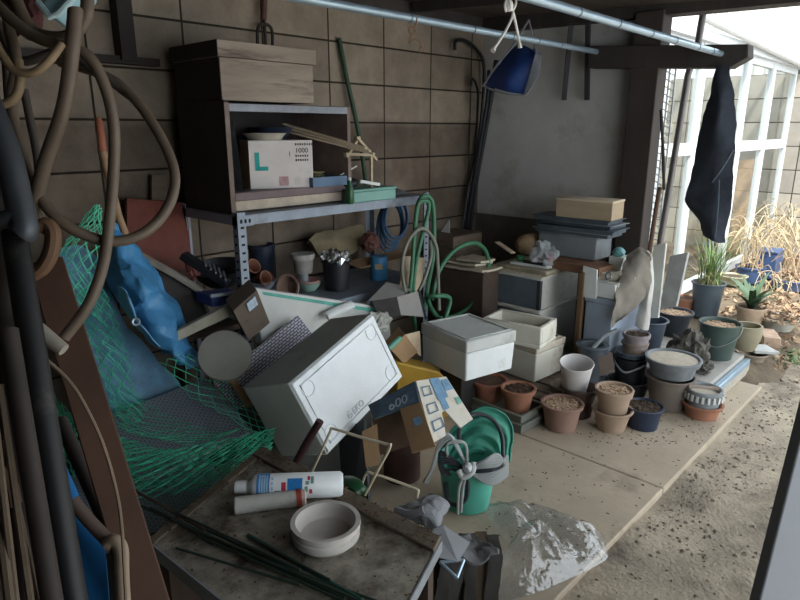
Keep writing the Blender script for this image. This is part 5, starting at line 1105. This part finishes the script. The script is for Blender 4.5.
s.tube(cat([C(467, 475, .0), C(468, 490, .0), C(465, 500, .0), C(456, 505, .01), C(448, 500, .02), C(446, 482, .02)], 7), .0085, 7)
obj('black_loops', s, cabd, cl)
s = MB(); s.tube(cat([C(459, 470, -.03), C(463, 477, -.035), C(472, 472, -.04), C(474, 462, -.03)], 6), .011, 8); s.blob(C(468, 468, -.035), (.018, .018, .022), amp=.3, sub=2); obj('white_tie', s, whitep, cl)
s = MB().tube(cat([C(459, 440, .02), C(460, 428, .06), C(468, 417, .1), C(480, 414, .12), C(494, 421, .12), C(502, 437, .1), C(503, 462, .05)], 8), .0085, 8)
obj('bucket_handle', s, M('dark_handle', '#353b40', rough=.5), bo)
# ================================================================== grey crumpled leaf-like sheet, dark sheets, clear bag
gl = M('grey_leaf', '#7f8186', rough=.6, var=.2)
zz_ = .30
rows = [[at(396, 511, z=zz_), at(412, 499, z=zz_+.03), at(420, 492, z=zz_+.02)], [at(410, 519, z=zz_+.01), at(425, 506, z=zz_+.05), at(436, 493, z=zz_+.03)], [at(424, 528, z=zz_), at(438, 513, z=zz_+.04), at(448, 499, z=zz_+.02)], [at(438, 533, z=zz_-.02), at(444, 524, z=zz_+.01), at(449, 508, z=zz_)]]
s = MB().sheet(rows, 8, 8, .004, .02, 16, 3); s.tube(cat([at(424, 510, z=zz_+.05), at(410, 514, z=zz_+.03), at(396, 510, z=zz_+.02)], 5), [.012]*11, 6)
solo('crumpled_sheet', s, gl, 'crumpled grey sheet lying between the bench top and the green bucket', 'sheet', flat=True)
ds = M('dark_rubber', '#3a3734', rough=.7, var=.3, scale=10); dsl = M('dark_sheet_top', '#5b5a5b', rough=.6, var=.2)
# a ragged top sheet over many dark strips hanging under the bench corner
rows = [[at(424, 531, z=.285), at(452, 532, z=.29), at(474, 533, z=.28), at(490, 541, z=.27)], [at(426, 545, z=.285), at(452, 548, z=.285), at(474, 547, z=.275), at(497, 549, z=.262)], [at(430, 560, z=.27), at(456, 558, z=.272), at(478, 560, z=.262), at(499, 556, z=.25)]]
solo('dark_sheet', MB().sheet(rows, 8, 8, .008, .02, 18, 3), dsl, 'ragged grey sheet on top of the dark strips beside the clear bag', 'sheet', flat=True)
strip_b = M('brown_strip', '#5b4c3e', rough=.75, var=.3)
r_ = random.Random(12)
for i in range(16):
    t_ = i/15; px = 404+90*t_; py = 548-4*t_+r_.uniform(-3, 3); p = at(px, py, z=.262-.01*r_.random()); d_ = V((-.75, -.66, 0)); w = V((.66, -.75, 0))*r_.uniform(.014, .024)
    l1, l2 = r_.uniform(.02, .05), r_.uniform(.06, .12); bw_ = r_.uniform(-.03, .03)
    c_ = [p-d_*.05, p, p+d_*l1+V((0, 0, -.03)), p+d_*(l1+.02+.02*r_.random())+V((bw_, 0, -.12)), p+d_*l2+V((bw_*.3, -bw_, -.25+.0*i))]
    c_ = [V((q.x, q.y, max(q.z, .006))) for q in c_]
    solo('dark_strip', MB().sheet([[q-w, q, q+w] for q in c_], 6, 3, .005, .006, 20, i), strip_b if i in (2, 3, 5, 13) else ds, 'brownish strip among the dark strips hanging under the bench corner' if i in (2, 3, 5, 13) else 'dark curling strip hanging under the bench corner beside the clear bag', 'strip', 'brownish strips under the bench corner' if i in (2, 3, 5, 13) else 'dark strips under the bench corner')
solo('grey_plate', MB().slab([at(432, 530, z=.37), at(443, 525, z=.38), at(470, 543, z=.33), at(458, 562, z=.31), at(431, 556, z=.33)], .006), M('plate_grey', '#7c7e82', rough=.5, var=.12), 'grey plate sticking out from under the bench top corner', 'plate')
s = MB()
a_, b_, c_ = at(440, 562, z=.30), at(457, 578, z=.285), at(464, 560, z=.30)
for u, v in ((a_, b_), (b_, c_), (c_, a_)): s.tube([u, v], .0045, 6)
solo('wire_bracket', s, pipe_m, 'silver wire bracket hanging below the grey plate', 'bracket')
# clear plastic bag
film = bpy.data.materials.new('clear_plastic'); film.use_nodes = True; N = film.node_tree.nodes; L = film.node_tree.links; N.clear()
o_ = N.new('ShaderNodeOutputMaterial'); t_ = N.new('ShaderNodeBsdfTransparent'); t_.inputs['Color'].default_value = (.97, .98, .99, 1); g_ = N.new('ShaderNodeBsdfGlossy'); g_.inputs['Roughness'].default_value = .07
nb_ = N.new('ShaderNodeTexNoise'); nb_.inputs['Scale'].default_value = 13; nb_.inputs['Detail'].default_value = 3; bb_ = N.new('ShaderNodeBump'); bb_.inputs['Strength'].default_value = .9; bb_.inputs['Distance'].default_value = .02; tc_b = N.new('ShaderNodeTexCoord'); L.new(tc_b.outputs['Object'], nb_.inputs['Vector']); L.new(nb_.outputs['Fac'], bb_.inputs['Height']); L.new(bb_.outputs['Normal'], g_.inputs['Normal'])
df = N.new('ShaderNodeBsdfDiffuse'); df.inputs['Color'].default_value = (.85, .88, .9, 1)
lw_ = N.new('ShaderNodeLayerWeight'); lw_.inputs['Blend'].default_value = .5; pw_ = N.new('ShaderNodeMath'); pw_.operation = 'POWER'; pw_.inputs[1].default_value = 4; L.new(lw_.outputs['Facing'], pw_.inputs[0]); fz = N.new('ShaderNodeMath'); fz.operation = 'MULTIPLY_ADD'; fz.inputs[1].default_value = 0.75; fz.inputs[2].default_value = 0.1; L.new(pw_.outputs[0], fz.inputs[0]); x1_ = N.new('ShaderNodeMixShader'); x2_ = N.new('ShaderNodeMixShader'); x2_.inputs[0].default_value = .035
L.new(fz.outputs[0], x1_.inputs[0]); L.new(t_.outputs[0], x1_.inputs[1]); L.new(g_.outputs[0], x1_.inputs[2]); L.new(x1_.outputs[0], x2_.inputs[1]); L.new(df.outputs[0], x2_.inputs[2]); L.new(x2_.outputs[0], o_.inputs['Surface'])
outl = [(482, 505), (500, 503), (530, 506), (558, 511), (585, 522), (602, 535), (608, 553), (601, 563), (570, 578), (540, 591), (512, 599), (495, 598), (487, 588), (500, 560), (507, 545), (492, 522)]
cen = at(540, 552, z=0)
ring = cat([at(a, b2, z=.004) for a, b2 in outl], 5, True); n = len(ring); vs = []; fs = []; K = 14
for j in range(K+1):
    t = j/K
    for i, p in enumerate(ring):
        q = p.lerp(cen, t); hgt = .115*(1-(1-t)**2.2)
        cr_ = abs(noise.noise(q*13+V((0, 0, 2))))*.055+abs(noise.noise(q*29))*.022
        vs.append(V((q.x, q.y, .003+hgt*(.55+.6*noise.noise(q*6+V((4, 4, 4))))+cr_*min(1, t*3))))
for j in range(K):
    for i in range(n):
        l = (i+1) % n; fs.append((j*n+i, j*n+l, (j+1)*n+l, (j+1)*n+i))
s = MB().mesh(vs, fs)
vs2 = [V((v.x, v.y, .0015)) for v in ring]; s.mesh(vs2, [list(range(n))])
solo('clear_bag', s, film, 'large crumpled clear plastic bag lying on the concrete slab', 'bag')
# ================================================================== bench with bottles
ZB = .45
A_ = at(262, 449, z=ZB); B_ = at(441, 540, z=ZB); C_ = at(148, 541, z=ZB); D_ = B_+(C_-A_); bx1 = (A_.x+B_.x)/2
eu = B_-A_; ev_ = C_-A_
def Q(u, v, dz=0): return A_+eu*u+ev_*v+V((0, 0, dz))
def qs(u0, u1, v0, v1, z0, z1): return MB().prism([Q(u0, v0, z0), Q(u1, v0, z0), Q(u1, v1, z0), Q(u0, v1, z0)], (0, 0, z1-z0))
bn = thing('bench', ((A_+D_)/2).xy.to_3d(), 'low dirty bench with a tin-covered top strewn with leaves', 'bench')
tin = M('dirty_tin', '#938d80', rough=.7, metal=.1, var=.25, scale=9, dirt='#33271b', dscale=5.0, damt=.85, bump=.15, bscale=50)
obj('bench_top', qs(0, 1, 0, 1, -.028, 0), tin, bn, bevel=.003)
eb = M('edge_board', '#5f5448', rough=.85, var=.3, dirt='#3d332a', dscale=7, damt=.5)
obj('edge_strip', qs(0, 1, 0, .11, 0, .012), eb, bn, bevel=.003)
obj('edge_strip', qs(0, .04, .11, 1, 0, .008), eb, bn, bevel=.003)
obj('front_rail', qs(0, 1, 1, 1.008, -.034, .003), greyp, bn)
obj('end_rail', qs(1, 1.006, 0, 1, -.03, .003), greyp, bn)
for u in (.05, .95):
    for v in (.08, .92): obj('leg', qs(u-.03, u+.03, v-.04, v+.04, -ZB, -.028), brownbox, bn)
obj('back_panel', qs(.08, .92, .06, .09, -.4, -.028), brownbox, bn)
obj('side_panel', qs(.03, .05, .12, .88, -.4, -.028), brownbox, bn)
g = MB(); r_ = random.Random(8)
for i in range(700):
    w_ = r_.random()
    if w_ < .4: p = Q(r_.random(), r_.uniform(.0, .11), .013)
    elif w_ < .65: p = Q(min(.3, abs(r_.gauss(.02, .06))), r_.random(), .009)
    else: p = Q(r_.random(), r_.uniform(.12, .98), .001)
    s_ = r_.uniform(.002, .007); m_ = Euler((r_.uniform(-.5, .5), r_.uniform(-.5, .5), r_.uniform(0, 6.28))).to_matrix()
    g.mesh([p+m_ @ V(v)*s_+V((0, 0, .002)) for v in ((-1, 0, .2), (-.2, .5, 0), (1, 0, .3), (-.2, -.5, 0))], [(0, 1, 2, 3)])
solo('leaf_crumbs', g, M('leaf_crumb', '#59422f', rough=.95, var=.5, scale=60), 'brown leaf crumbs strewn over the bench top', 'debris', kind='stuff', flat=True)
def cyl_frame(a, b2):
    a, b2 = V(a), V(b2); ax = (b2-a).normalized(); u = (ZZ-ax*ax.z).normalized(); w = ax.cross(u); return a, ax, u, w
def cylm(ax, u, w): return Matrix((u, w, ax)).transposed()
def cpatch(s, fr, r, t0, t1, a0, a1, n=6):
    a, ax, u, w = fr; vs = []
    for i in range(n+1):
        an = R(a0+(a1-a0)*i/n); d = u*math.cos(an)+w*math.sin(an); vs += [a+ax*t0+d*r, a+ax*t1+d*r]
    return s.mesh(vs, [(2*i, 2*i+1, 2*i+3, 2*i+2) for i in range(n)])
rB = .0345
a = at(248, 487, z=ZB+rB+.001); b2 = at(343, 484, z=ZB+rB+.001); fr = cyl_frame(a, b2); Lb = (b2-a).length
bo_ = thing('spray_bottle', (a+b2)/2-V((0, 0, rB)), 'white bottle with blue and red print lying on the bench', 'bottle')
bob = obj('bottle_body', MB().lathe([(0, 0), (.014, 0), (.016, .004), (rB*.9, .016), (rB, .03), (rB, Lb-.008), (rB-.006, Lb), (0, Lb-.002)], a, 30, cylm(*fr[1:])), M('bottle_white', '#e3e6e6', rough=.35, var=.03), bo_)
obj('cap', MB().lathe([(0, -.034), (.016, -.034), (.0175, -.03), (.0175, -.002), (.0, -.002)], a, 20, cylm(*fr[1:])), M('bottle_white', '#e3e6e6'), bo_)
# camera-side angle of the cylinder
vd = (CAM-a); ca = math.degrees(math.atan2(vd.dot(fr[3]), vd.dot(fr[2])))
s = MB(); cpatch(s, fr, rB+.0004, .028, .062, ca-75, ca+75, 12); cpatch(s, fr, rB+.0004, .075, .092, ca-20, ca+55) if False else None
cpatch(s, fr, rB+.0005, .11, .15, ca-32, ca+38, 8); cpatch(s, fr, rB+.0005, .076, .09, ca+20, ca+50); obj('blue_print', s, M('bottle_blue', '#2f76b4', rough=.4, var=.15, scale=90), bob)
s = MB(); cpatch(s, fr, rB+.0008, .094, .106, ca-15, ca+50); cpatch(s, fr, rB+.0005, .168, .176, ca+18, ca+38); cpatch(s, fr, rB+.0005, .163, .17, ca-42, ca-22); obj('red_print', s, M('bottle_red', '#b5364c', rough=.4), bob)
s = MB(); cpatch(s, fr, rB+.0005, .156, .164, ca+5, ca+30); cpatch(s, fr, rB+.0005, .172, .18, ca-40, ca-6); cpatch(s, fr, rB+.0005, .158, .168, ca-18, ca-2); obj('green_print', s, M('bottle_green', '#6f968d', rough=.4, var=.2), bob)
s = MB()
for i in range(4): cpatch(s, fr, rB+.001, .034+.0065*i, .0385+.0065*i, ca-55, ca+50-10*(i % 2)); cpatch(s, fr, rB+.0008, .067, .072, ca-40+22*i, ca-26+22*i)
obj('pale_lettering', s, M('bottle_pale', '#9fc0d8', rough=.4), bob)
sgn = 1 if fr[3].dot(CAM-a) > 0 else -1
rS = .0225
a = at(234, 506, z=ZB+rS+.001); b2 = at(306, 497, z=ZB+rS+.001); fr = cyl_frame(a, b2); Ls = (b2-a).length
so_ = thing('spray_can', (a+b2)/2-V((0, 0, rS)), 'small dull white tube with a red band lying before the printed bottle', 'tube')
obj('can_body', MB().lathe([(0, 0), (rS-.004, 0), (rS, .004), (rS, Ls-.026), (0, Ls-.026)], a, 26, cylm(*fr[1:])), M('dull_white', '#b4b2ab', rough=.6, var=.15, dirt='#7f7b74', dscale=6, damt=.4), so_)
obj('red_band', MB().lathe([(0, Ls-.026), (rS+.001, Ls-.026), (rS+.001, Ls-.012), (0, Ls-.012)], a, 26, cylm(*fr[1:])), M('band_red', '#8f3c2e', rough=.5), so_)
obj('cap', MB().lathe([(0, Ls-.012), (rS-.001, Ls-.012), (rS-.001, Ls-.003), (rS-.005, Ls), (0, Ls)], a, 26, cylm(*fr[1:])), M('cap_pink', '#b8a39c', rough=.5), so_)
def prof_dish(rb, rt, h): return [(0, 0), (rb, 0), (rt*.97, h*.35), (rt*.98, h*.62), (rt*.93, h*.66), (rt*.93, h*.78), (rt, h*.84), (rt, h), (rt*.86, h), (rt*.8, h*.55), (rt*.72, h*.4), (0, h*.36)]
pot('ceramic_dish', 'round grey-white ceramic dish on the bench beside the bottles', 327, 558, ZB, 520, 70, 52, M('ceramic', '#b9b3ac', rough=.6, var=.08, dirt='#857d76', dscale=5, damt=.25), prof=prof_dish, c='dish')
stk = M('green_stick', '#26352c', rough=.6, var=.2)
r_ = random.Random(2)
ends = [((128, 500), (330, 592)), ((150, 508), (345, 598)), ((172, 520), (372, 606)), ((185, 520), (385, 612)), ((200, 536), (350, 604)), ((176, 548), (300, 585)), ((248, 535), (362, 600)), ((255, 540), (330, 580)), ((175, 512), (300, 570)), ((210, 540), (390, 606))]
for i, (e0, e1) in enumerate(ends):
    zz_ = ZB+.006+.005*(i % 3); s = MB().tube([at(*e0, z=zz_), at(*e1, z=zz_)], .0032 if i != 6 else .005, 7)
    solo('garden_stake', s, M('teal_stick', '#27493f', rough=.6) if i == 6 else stk, 'thick dark teal stake in the bundle lying on the bench' if i == 6 else 'thin dark garden stake in the bundle lying across the bench', 'stake', 'stakes lying on the bench')
solo('brown_twig', MB().tube([at(120, 482, z=ZB+.02), at(205, 530, z=ZB+.008)], .004, 6), M('brown_twig', '#4a3b31'), 'thin brown twig overhanging the left end of the bench', 'twig')
# wire stand and rod behind the bottles
crm = M('cream_wire', '#c9bfa6', rough=.5, var=.1)
x = bx1+.05
ws = thing('wire_stand', at(365, 495, x=x), 'cream bent-wire stand behind the bottles', 'stand')
obj('main_frame', MB().tube(cat([at(309, 478, x=x), at(322, 450, x=x), at(330, 432, x=x), at(334, 429, x=x+.005), at(360, 437, x=x+.03), at(386, 444, x=x+.05), at(390, 447, x=x+.05), at(378, 470, x=x+.05), at(365, 495, x=x+.05)], 5), .0042, 8), crm, ws)
obj('cross_wire', MB().tube(cat([at(362, 484, x=x+.12), at(366, 474, x=x+.12), at(371, 473, x=x+.12), at(395, 481, x=x+.15), at(416, 489, x=x+.17), at(418, 492, x=x+.17), at(417, 497, x=x+.17)], 5), .0042, 8), crm, ws)
solo('maroon_rod', MB().tube([at(292, 470, x=bx1+.035), at(305, 446, x=bx1+.06), at(320, 421, x=bx1+.09)], .0125, 10), M('maroon', '#3f2629', rough=.6), 'dark maroon rod leaning against the tilted foam box', 'rod')
solo('green_bottle', MB().blob(at(353, 486, x=bx1+.1), (.03, .05, .025), amp=.2, sub=2), M('dark_green_glass', '#1f4a30', rough=.3), 'dark green lump behind the wire stand', 'bottle')
# ================================================================== green net
netm = M('green_net', '#4cc09a', rough=.6, var=.25, scale=10)
def net(s, rows, n, N_, r=.0013, amp=.012, lift=0, seed=0):
    rr = [cat(q, 6) for q in rows]; cols = [cat([q[j] for q in rr], 8) for j in range(len(rr[0]))]; nu = len(cols[0]); nv = len(cols)
    def ev(u, v):
        u = min(max(u, 0), .9999)*(nu-1); v = min(max(v, 0), .9999)*(nv-1); i, j = int(u), int(v); a, b2 = u-i, v-j
        p = (cols[j][i]*(1-a)+cols[j][i+1]*a)*(1-b2)+(cols[j+1][i]*(1-a)+cols[j+1][i+1]*a)*b2
        return p+V(noise.noise_vector(p*9+V((seed*3, 0, 0))))*amp+V((0, 0, lift))
    for k in range(n+1):
        pts = []
        for i in range(N_*2+1):
            sg = 1 if (i+k) % 2 else -1
            pts.append(ev(i/(2*N_), (k+.5+sg*.48)/(n+1)+.01*noise.noise(V((i*.7, k*1.3, seed)))))
        s.tube(pts, r, 3, cap=False)
s = MB()
net(s, P3([[(95, 205, 2.3), (100, 206, 2.29), (104, 213, 2.3)], [(66, 238, 2.3), (85, 234, 2.26), (101, 240, 2.27)], [(50, 266, 2.29), (75, 270, 2.24), (98, 276, 2.26)], [(52, 300, 2.28), (76, 305, 2.24), (96, 306, 2.25)]]), 7, 8, seed=1, amp=.018, r=.0017)
net(s, P3([[(97, 205, 2.29), (99, 207, 2.28), (102, 211, 2.29)], [(60, 245, 2.27), (80, 240, 2.23), (99, 246, 2.25)], [(48, 275, 2.26), (70, 280, 2.22), (94, 280, 2.24)], [(56, 310, 2.25), (80, 318, 2.22), (98, 316, 2.24)]]), 6, 7, seed=2, amp=.026, r=.0017)
for sd in (3, 4, 5):
    net(s, P3([[(74+sd, 285, 2.27), (90, 288, 2.25), (104, 292, 2.26)], [(84, 320, 2.26), (100, 322, 2.22), (116, 325, 2.24)], [(94, 352, 2.24), (110, 354, 2.2), (126, 358, 2.22)], [(108, 390, 2.2), (122, 392, 2.17), (138, 395, 2.18)], [(120, 420, 2.12), (136, 420, 2.1), (154, 425, 2.1)], [(134, 448, 2.02), (152, 448, 2.0), (176, 452, 1.98)]]), 4, 12, seed=sd, amp=.022, r=.0017)
def PZ(rows): return [[at(a, b2, z=z_) for a, b2, z_ in r] for r in rows]
for sd in (6, 7, 8, 9, 10):
    o_ = (sd-6)*4-4
    net(s, PZ([[(50, 392+o_, .44), (64, 408, .45), (84, 430, .43)], [(56, 440+o_, .38), (76, 438, .41), (104, 434, .41)], [(84, 472+o_, .35), (105, 458, .38), (130, 440, .39)], [(128, 486+o_, .34), (145, 470, .37), (165, 450, .38)], [(180, 486+o_*.8, .34), (190, 466, .37), (204, 444, .38)], [(232, 474+o_*.4, .36), (236, 456, .39), (243, 436, .4)], [(270, 450, .39), (272, 440, .40), (275, 428, .41)]]), (9, 8, 9, 8, 9)[sd-6], 17, seed=sd, amp=.012, r=.0015)
net(s, P3([[(160, 362, 2.1), (176, 356, 2.05), (196, 356, 2.06)], [(185, 392, 2.04), (204, 386, 1.99), (222, 376, 2.0)], [(222, 416, 1.9), (236, 410, 1.87), (248, 402, 1.88)], [(262, 440, 1.76), (268, 434, 1.74), (272, 428, 1.74)]]), 6, 8, seed=11, amp=.016, r=.0017)
net(s, P3([[(100, 400, 2.16), (130, 405, 2.12), (150, 400, 2.12)], [(120, 430, 2.04), (160, 432, 1.98), (195, 425, 1.96)], [(190, 448, 1.86), (215, 440, 1.83), (245, 430, 1.80)]]), 6, 9, seed=13, amp=.02, r=.0015)
solo('green_net', s, netm, 'tangled green plastic net heaped over the blue tarp and boards', 'net', flat=False)
# ================================================================== left foreground: hanging hoses, poles, plank
hosem = M('brown_hose', '#5e5144', rough=.55, var=.15, scale=20, dirt='#4a4037', dscale=9, damt=.3); darkp = M('dark_pipe_paint', '#151517', rough=.55, var=.25, dirt='#4a4641', dscale=7, damt=.25)
def D(pts, d): return [at(p[0], p[1], d=p[2] if len(p) > 2 else d) for p in pts]
def hose(name, label, pts, d, r, mat, c='hose', n=10, seg=10, group=None):
    return solo(name, MB().tube(cat(D(pts, d), n), r, seg), mat, label, c, group)
hose('hanging_hose', 'brown hose looping in the widest ring in front of the block wall', [(82, -20), (88, 20), (82, 45), (68, 80), (55, 118), (42, 142)][:1]+[(20, -12, .9), (8, 20, .88), (16, 60, .86), (12, 110, .86), (26, 165, .86), (42, 200, .86), (66, 225, .86), (105, 241, .88), (140, 235, .9), (165, 212, .92), (175, 182, .93), (168, 152, .94), (145, 112, .95), (120, 85, .96), (95, 72, .97), (60, 62, .98)], .9, .0078, hosem)
hose('hanging_hose', 'brown hose curving from the top edge down past the red plank', [(-6, 2, .84), (12, 20, .83), (38, 38, .83), (64, 46, .83), (88, 56, .83), (104, 84, .84), (113, 120, .85), (114, 160, .86), (110, 215, .87), (103, 265, .87), (88, 305, .86), (64, 338, .85)], .85, .0078, hosem)
hose('hanging_hose', 'brown hose end hanging straight with a rounded tip', [(75, 9, .80), (75, 16, .80), (72, 50, .80), (67, 90, .81), (60, 120, .82), (46, 160, .84), (36, 200, .86), (30, 235, .88)], .82, [.005, .008, .0092]+[.0095]*68, hosem)
hose('hanging_hose', 'brown hose turning over at the top left of the frame', [(82, -25, .86), (87, -5, .86), (86, 15, .86), (78, 30, .86), (60, 38, .87), (35, 32, .88), (20, 10, .88), (10, -20, .88)], .86, .009, hosem)
hose('hanging_hose', 'tan cable sagging in a shallow curve at the top left', [(-8, 40, .78), (4, 58, .78), (14, 70, .78), (32, 73, .78), (48, 62, .78), (62, 44, .79)], .78, .0052, M('tan_cable', '#7d6a50', rough=.6))
hose('hanging_hose', 'tan hose hook curling at the left edge', [(-10, 104, .8), (4, 104, .8), (16, 96, .8), (20, 80, .8), (18, 60, .8)], .8, .006, M('tan_cable', '#7d6a50'))
hose('hanging_hose', 'dark hose crossing behind the brown ones at the top left', [(-5, 20, .95), (20, 60, .95), (60, 52, .95), (95, 70, .95), (130, 96, .96)], .95, .007, M('dark_hose', '#3b342f', rough=.6))
hose('hanging_hose', 'thin dark hose hanging behind the tan hook', [(6, 60, .9), (10, 110, .9), (20, 150, .9), (30, 190, .92)], .9, .006, M('dark_hose', '#3b342f'))
hose('hanging_strap', 'dark strap hanging beside the rounded hose end', [(24, 90, .95), (30, 120, .95), (36, 150, .95), (40, 180, .95)], .95, .006, M('dark_hose', '#3b342f'), c='strap')
s = MB().prism(D([(38, 2), (70, -22), (84, -14), (58, 14), (50, 17)], .93), FWD*.05)
pbx = thing('pale_blue_case', at(56, 14, d=.95), 'pale blue plastic case hanging among the hoses at the top left', 'case')
obj('case_body', s, M('pale_blue_plastic', '#8fb3bd', rough=.5), pbx, bevel=.006)
obj('case_rim', MB().tube(D([(38, 2), (50, 17), (58, 14), (84, -14)], .925), .005, 8), M('pale_rim', '#a9c3c8', rough=.5), pbx)
solo('dark_red_bag', MB().blob(at(22, 8, d=1.0), (.03, .03, .045), amp=.3, seed=3), M('dark_red_cloth', '#4b2a2c', rough=.9), 'dark red bundle hanging behind the hoses at the top left', 'bag')
# wooden post on the wall
struct('trim_16', MB().span((at(113, 30, y=2.74).x, 2.68, at(120, 60, y=2.7).z), (at(128, 30, y=2.74).x, 2.75, 2.12)), blackwood)
struct('trim_17', MB().span((-.6, 2.70, at(110, 60, y=2.70).z-.01), (at(160, 60, y=2.7).x, 2.75, at(110, 60, y=2.70).z+.02)), blackwood)
def ground_pole(name, label, a, b2, r, mat, c='pole', seg=14, ext=True):
    a, b2 = V(a), V(b2); t = (0.0-a.z)/(b2.z-a.z); e = a+(b2-a)*t
    return solo(name, MB().tube([a, e], r, seg), mat, label, c)
ground_pole('dark_pole', 'thick dark pole rising at the left in front of the blue sheet', at(14, 232, d=.80), at(73, 600, d=.70), .0155, darkp)
ground_pole('dark_pole', 'dark pole at the left edge behind the thick dark one', at(-6, 150, d=.9), at(30, 600, d=.76), .022, M('dark_brown_pole', '#2b2421', rough=.7, var=.3))
ground_pole('dark_pole', 'slim dark pole between the left edge and the thick one', at(8, 330, d=.72), at(52, 600, d=.66), .011, M('dark_brown_pole', '#2b2421'))
bp = MB().tube(cat(D([(-20, 85), (6, 150), (16, 190), (24, 226), (22, 234)], .78), 8), .0165, 12)
bpo = thing('grey_pipe', at(20, 232, d=.78), 'grey metal pipe with a side branch at the left edge', 'pipe')
obj('pipe_tube', bp, M('worn_pipe', '#3d4146', rough=.45, metal=.3, var=.25), bpo)
obj('branch', MB().tube(D([(-8, 221), (8, 218), (20, 214)], .775), .011, 10), MATS['worn_pipe'], bpo)
# curved wooden handle
hk = thing('curved_tool', at(30, 285, d=.84), 'tool with a curved brown wooden grip above the red-brown plank', 'tool')
obj('curved_grip', MB().tube(cat(D([(41, 228), (48, 226), (53, 234), (51, 252), (42, 268), (28, 276)], .84), 8), .0105, 10, flat=1.3), M('hook_wood', '#644a36', rough=.6, var=.2), hk)
# plank
p0, p1 = at(46, 262, d=.98), at(152, 612, d=.84); t = -p0.z/(p1.z-p0.z)
e = p0+(p1-p0)*t
solo('brown_plank', MB().bar(p0, e, .05, .018, up=(CAM-p0).normalized()), M('red_brown_plank', '#4c3427', rough=.75, var=.25, scale=8, stretch=(1, 1, .25)), 'long red-brown plank leaning at the left in front of the net', 'plank', bevel=.002)
ground_pole('dark_batten', 'dark batten leaning just left of the red-brown plank', at(60, 420, d=1.0), at(118, 548, d=.9), .011, blackwood, c='batten')
# cord in front of the plank
hose('twine', 'thin twine drooping in front of the red-brown plank', [(0, 338, .78), (12, 340, .78), (40, 355, .78), (70, 382, .78), (90, 415, .78), (105, 450, .78), (116, 490, .78), (122, 530, .77), (126, 600, .76), (127, 640, .76)], .78, .0022, M('twine', '#7a6a58', rough=.9), c='string', seg=6)
hose('hose_fitting', 'grey-tipped dark hose end resting on the red-brown plank', [(16, 300, .84), (28, 318, .83), (40, 332, .82)], .82, .006, MATS['dark_hose'], c='hose')
solo('pale_sleeve', MB().tube(D([(38, 328), (50, 340), (64, 350)], .82), [.009, .0105, .0085], 10), M('sleeve_grey', '#8b857b', rough=.7), 'pale grey sleeve on the end of the dark hose by the plank', 'sleeve')
# blue sheet behind the poles
solo('blue_sheet', MB().sheet([D([(30, 440, 1.02), (48, 445, 1.0), (62, 455, 1.0)], 1), D([(34, 500, .98), (60, 500, .95), (84, 505, .96)], 1), D([(38, 560, .92), (70, 556, .9), (104, 545, .92)], 1), D([(44, 640, .86), (80, 630, .85), (112, 620, .86)], 1)], 5, 5, .004, .006, 9), M('bright_blue', '#2f7fc4', rough=.45, var=.12), 'bright blue plastic sheet hanging behind the dark poles at the lower left', 'sheet')
# mattock-like tool
tl_ = thing('hand_tool', at(120, 600, d=.8), 'wooden tool with a rounded handle end at the lower left', 'tool')
obj('shaft', MB().tube(D([(72, 500), (90, 522), (110, 543)], .8), .0085, 10), M('dark_shaft', '#4b3d36', rough=.6), tl_)
obj('handle_end', MB().tube(cat(D([(106, 545), (114, 541), (121, 549), (122, 575), (124, 612)], .79), 6), [.005]+[.0088]*23+[.0088], 10), M('worn_handle', '#877765', rough=.7), tl_)
# thin sticks at the lower left
for k, (a, b2, d, r) in enumerate((((0, 385), (36, 640), .70, .0042), ((4, 440), (46, 640), .72, .0035), ((26, 458), (56, 640), .74, .005), ((-4, 430), (20, 640), .68, .004), ((0, 520), (14, 640), .66, .005))):
    solo('thin_stick', MB().tube([at(*a, d=d), at(*b2, d=d-.06)], r, 7), M('bamboo', '#5f5142', rough=.8, var=.25), 'thin brown stick standing among others at the lower left', 'stick', 'sticks at the lower left')
solo('wooden_block', MB().slab(D([(-8, 470), (8, 490), (11, 508), (-8, 516)], .68), .02), M('hook_wood', '#7b5c43'), 'brown wooden block at the left edge among the thin sticks', 'block')
# ================================================================== grey steel panel close on the right
a = at(757, 612, d=1.15); b_ = at(757, 612, d=1.15)
top = at(803, 430, d=1.15+.0); 
a0 = V((a.x, a.y, 0)); lean = (top-a); lean = lean/lean.z
wd_ = RT*.7+fwh*.0
qd = [a-lean*a.z, a+lean*(1.0-a.z), a+lean*(1.0-a.z)+wd_, a-lean*a.z+wd_]
solo('steel_sheet', MB().prism(qd, fwh*.03), M('steel_panel', '#7b7e83', rough=.55, var=.05, dirt='#696c70', dscale=2, damt=.2), 'plain grey steel sheet standing close at the right edge of the view', 'sheet', bevel=.003)
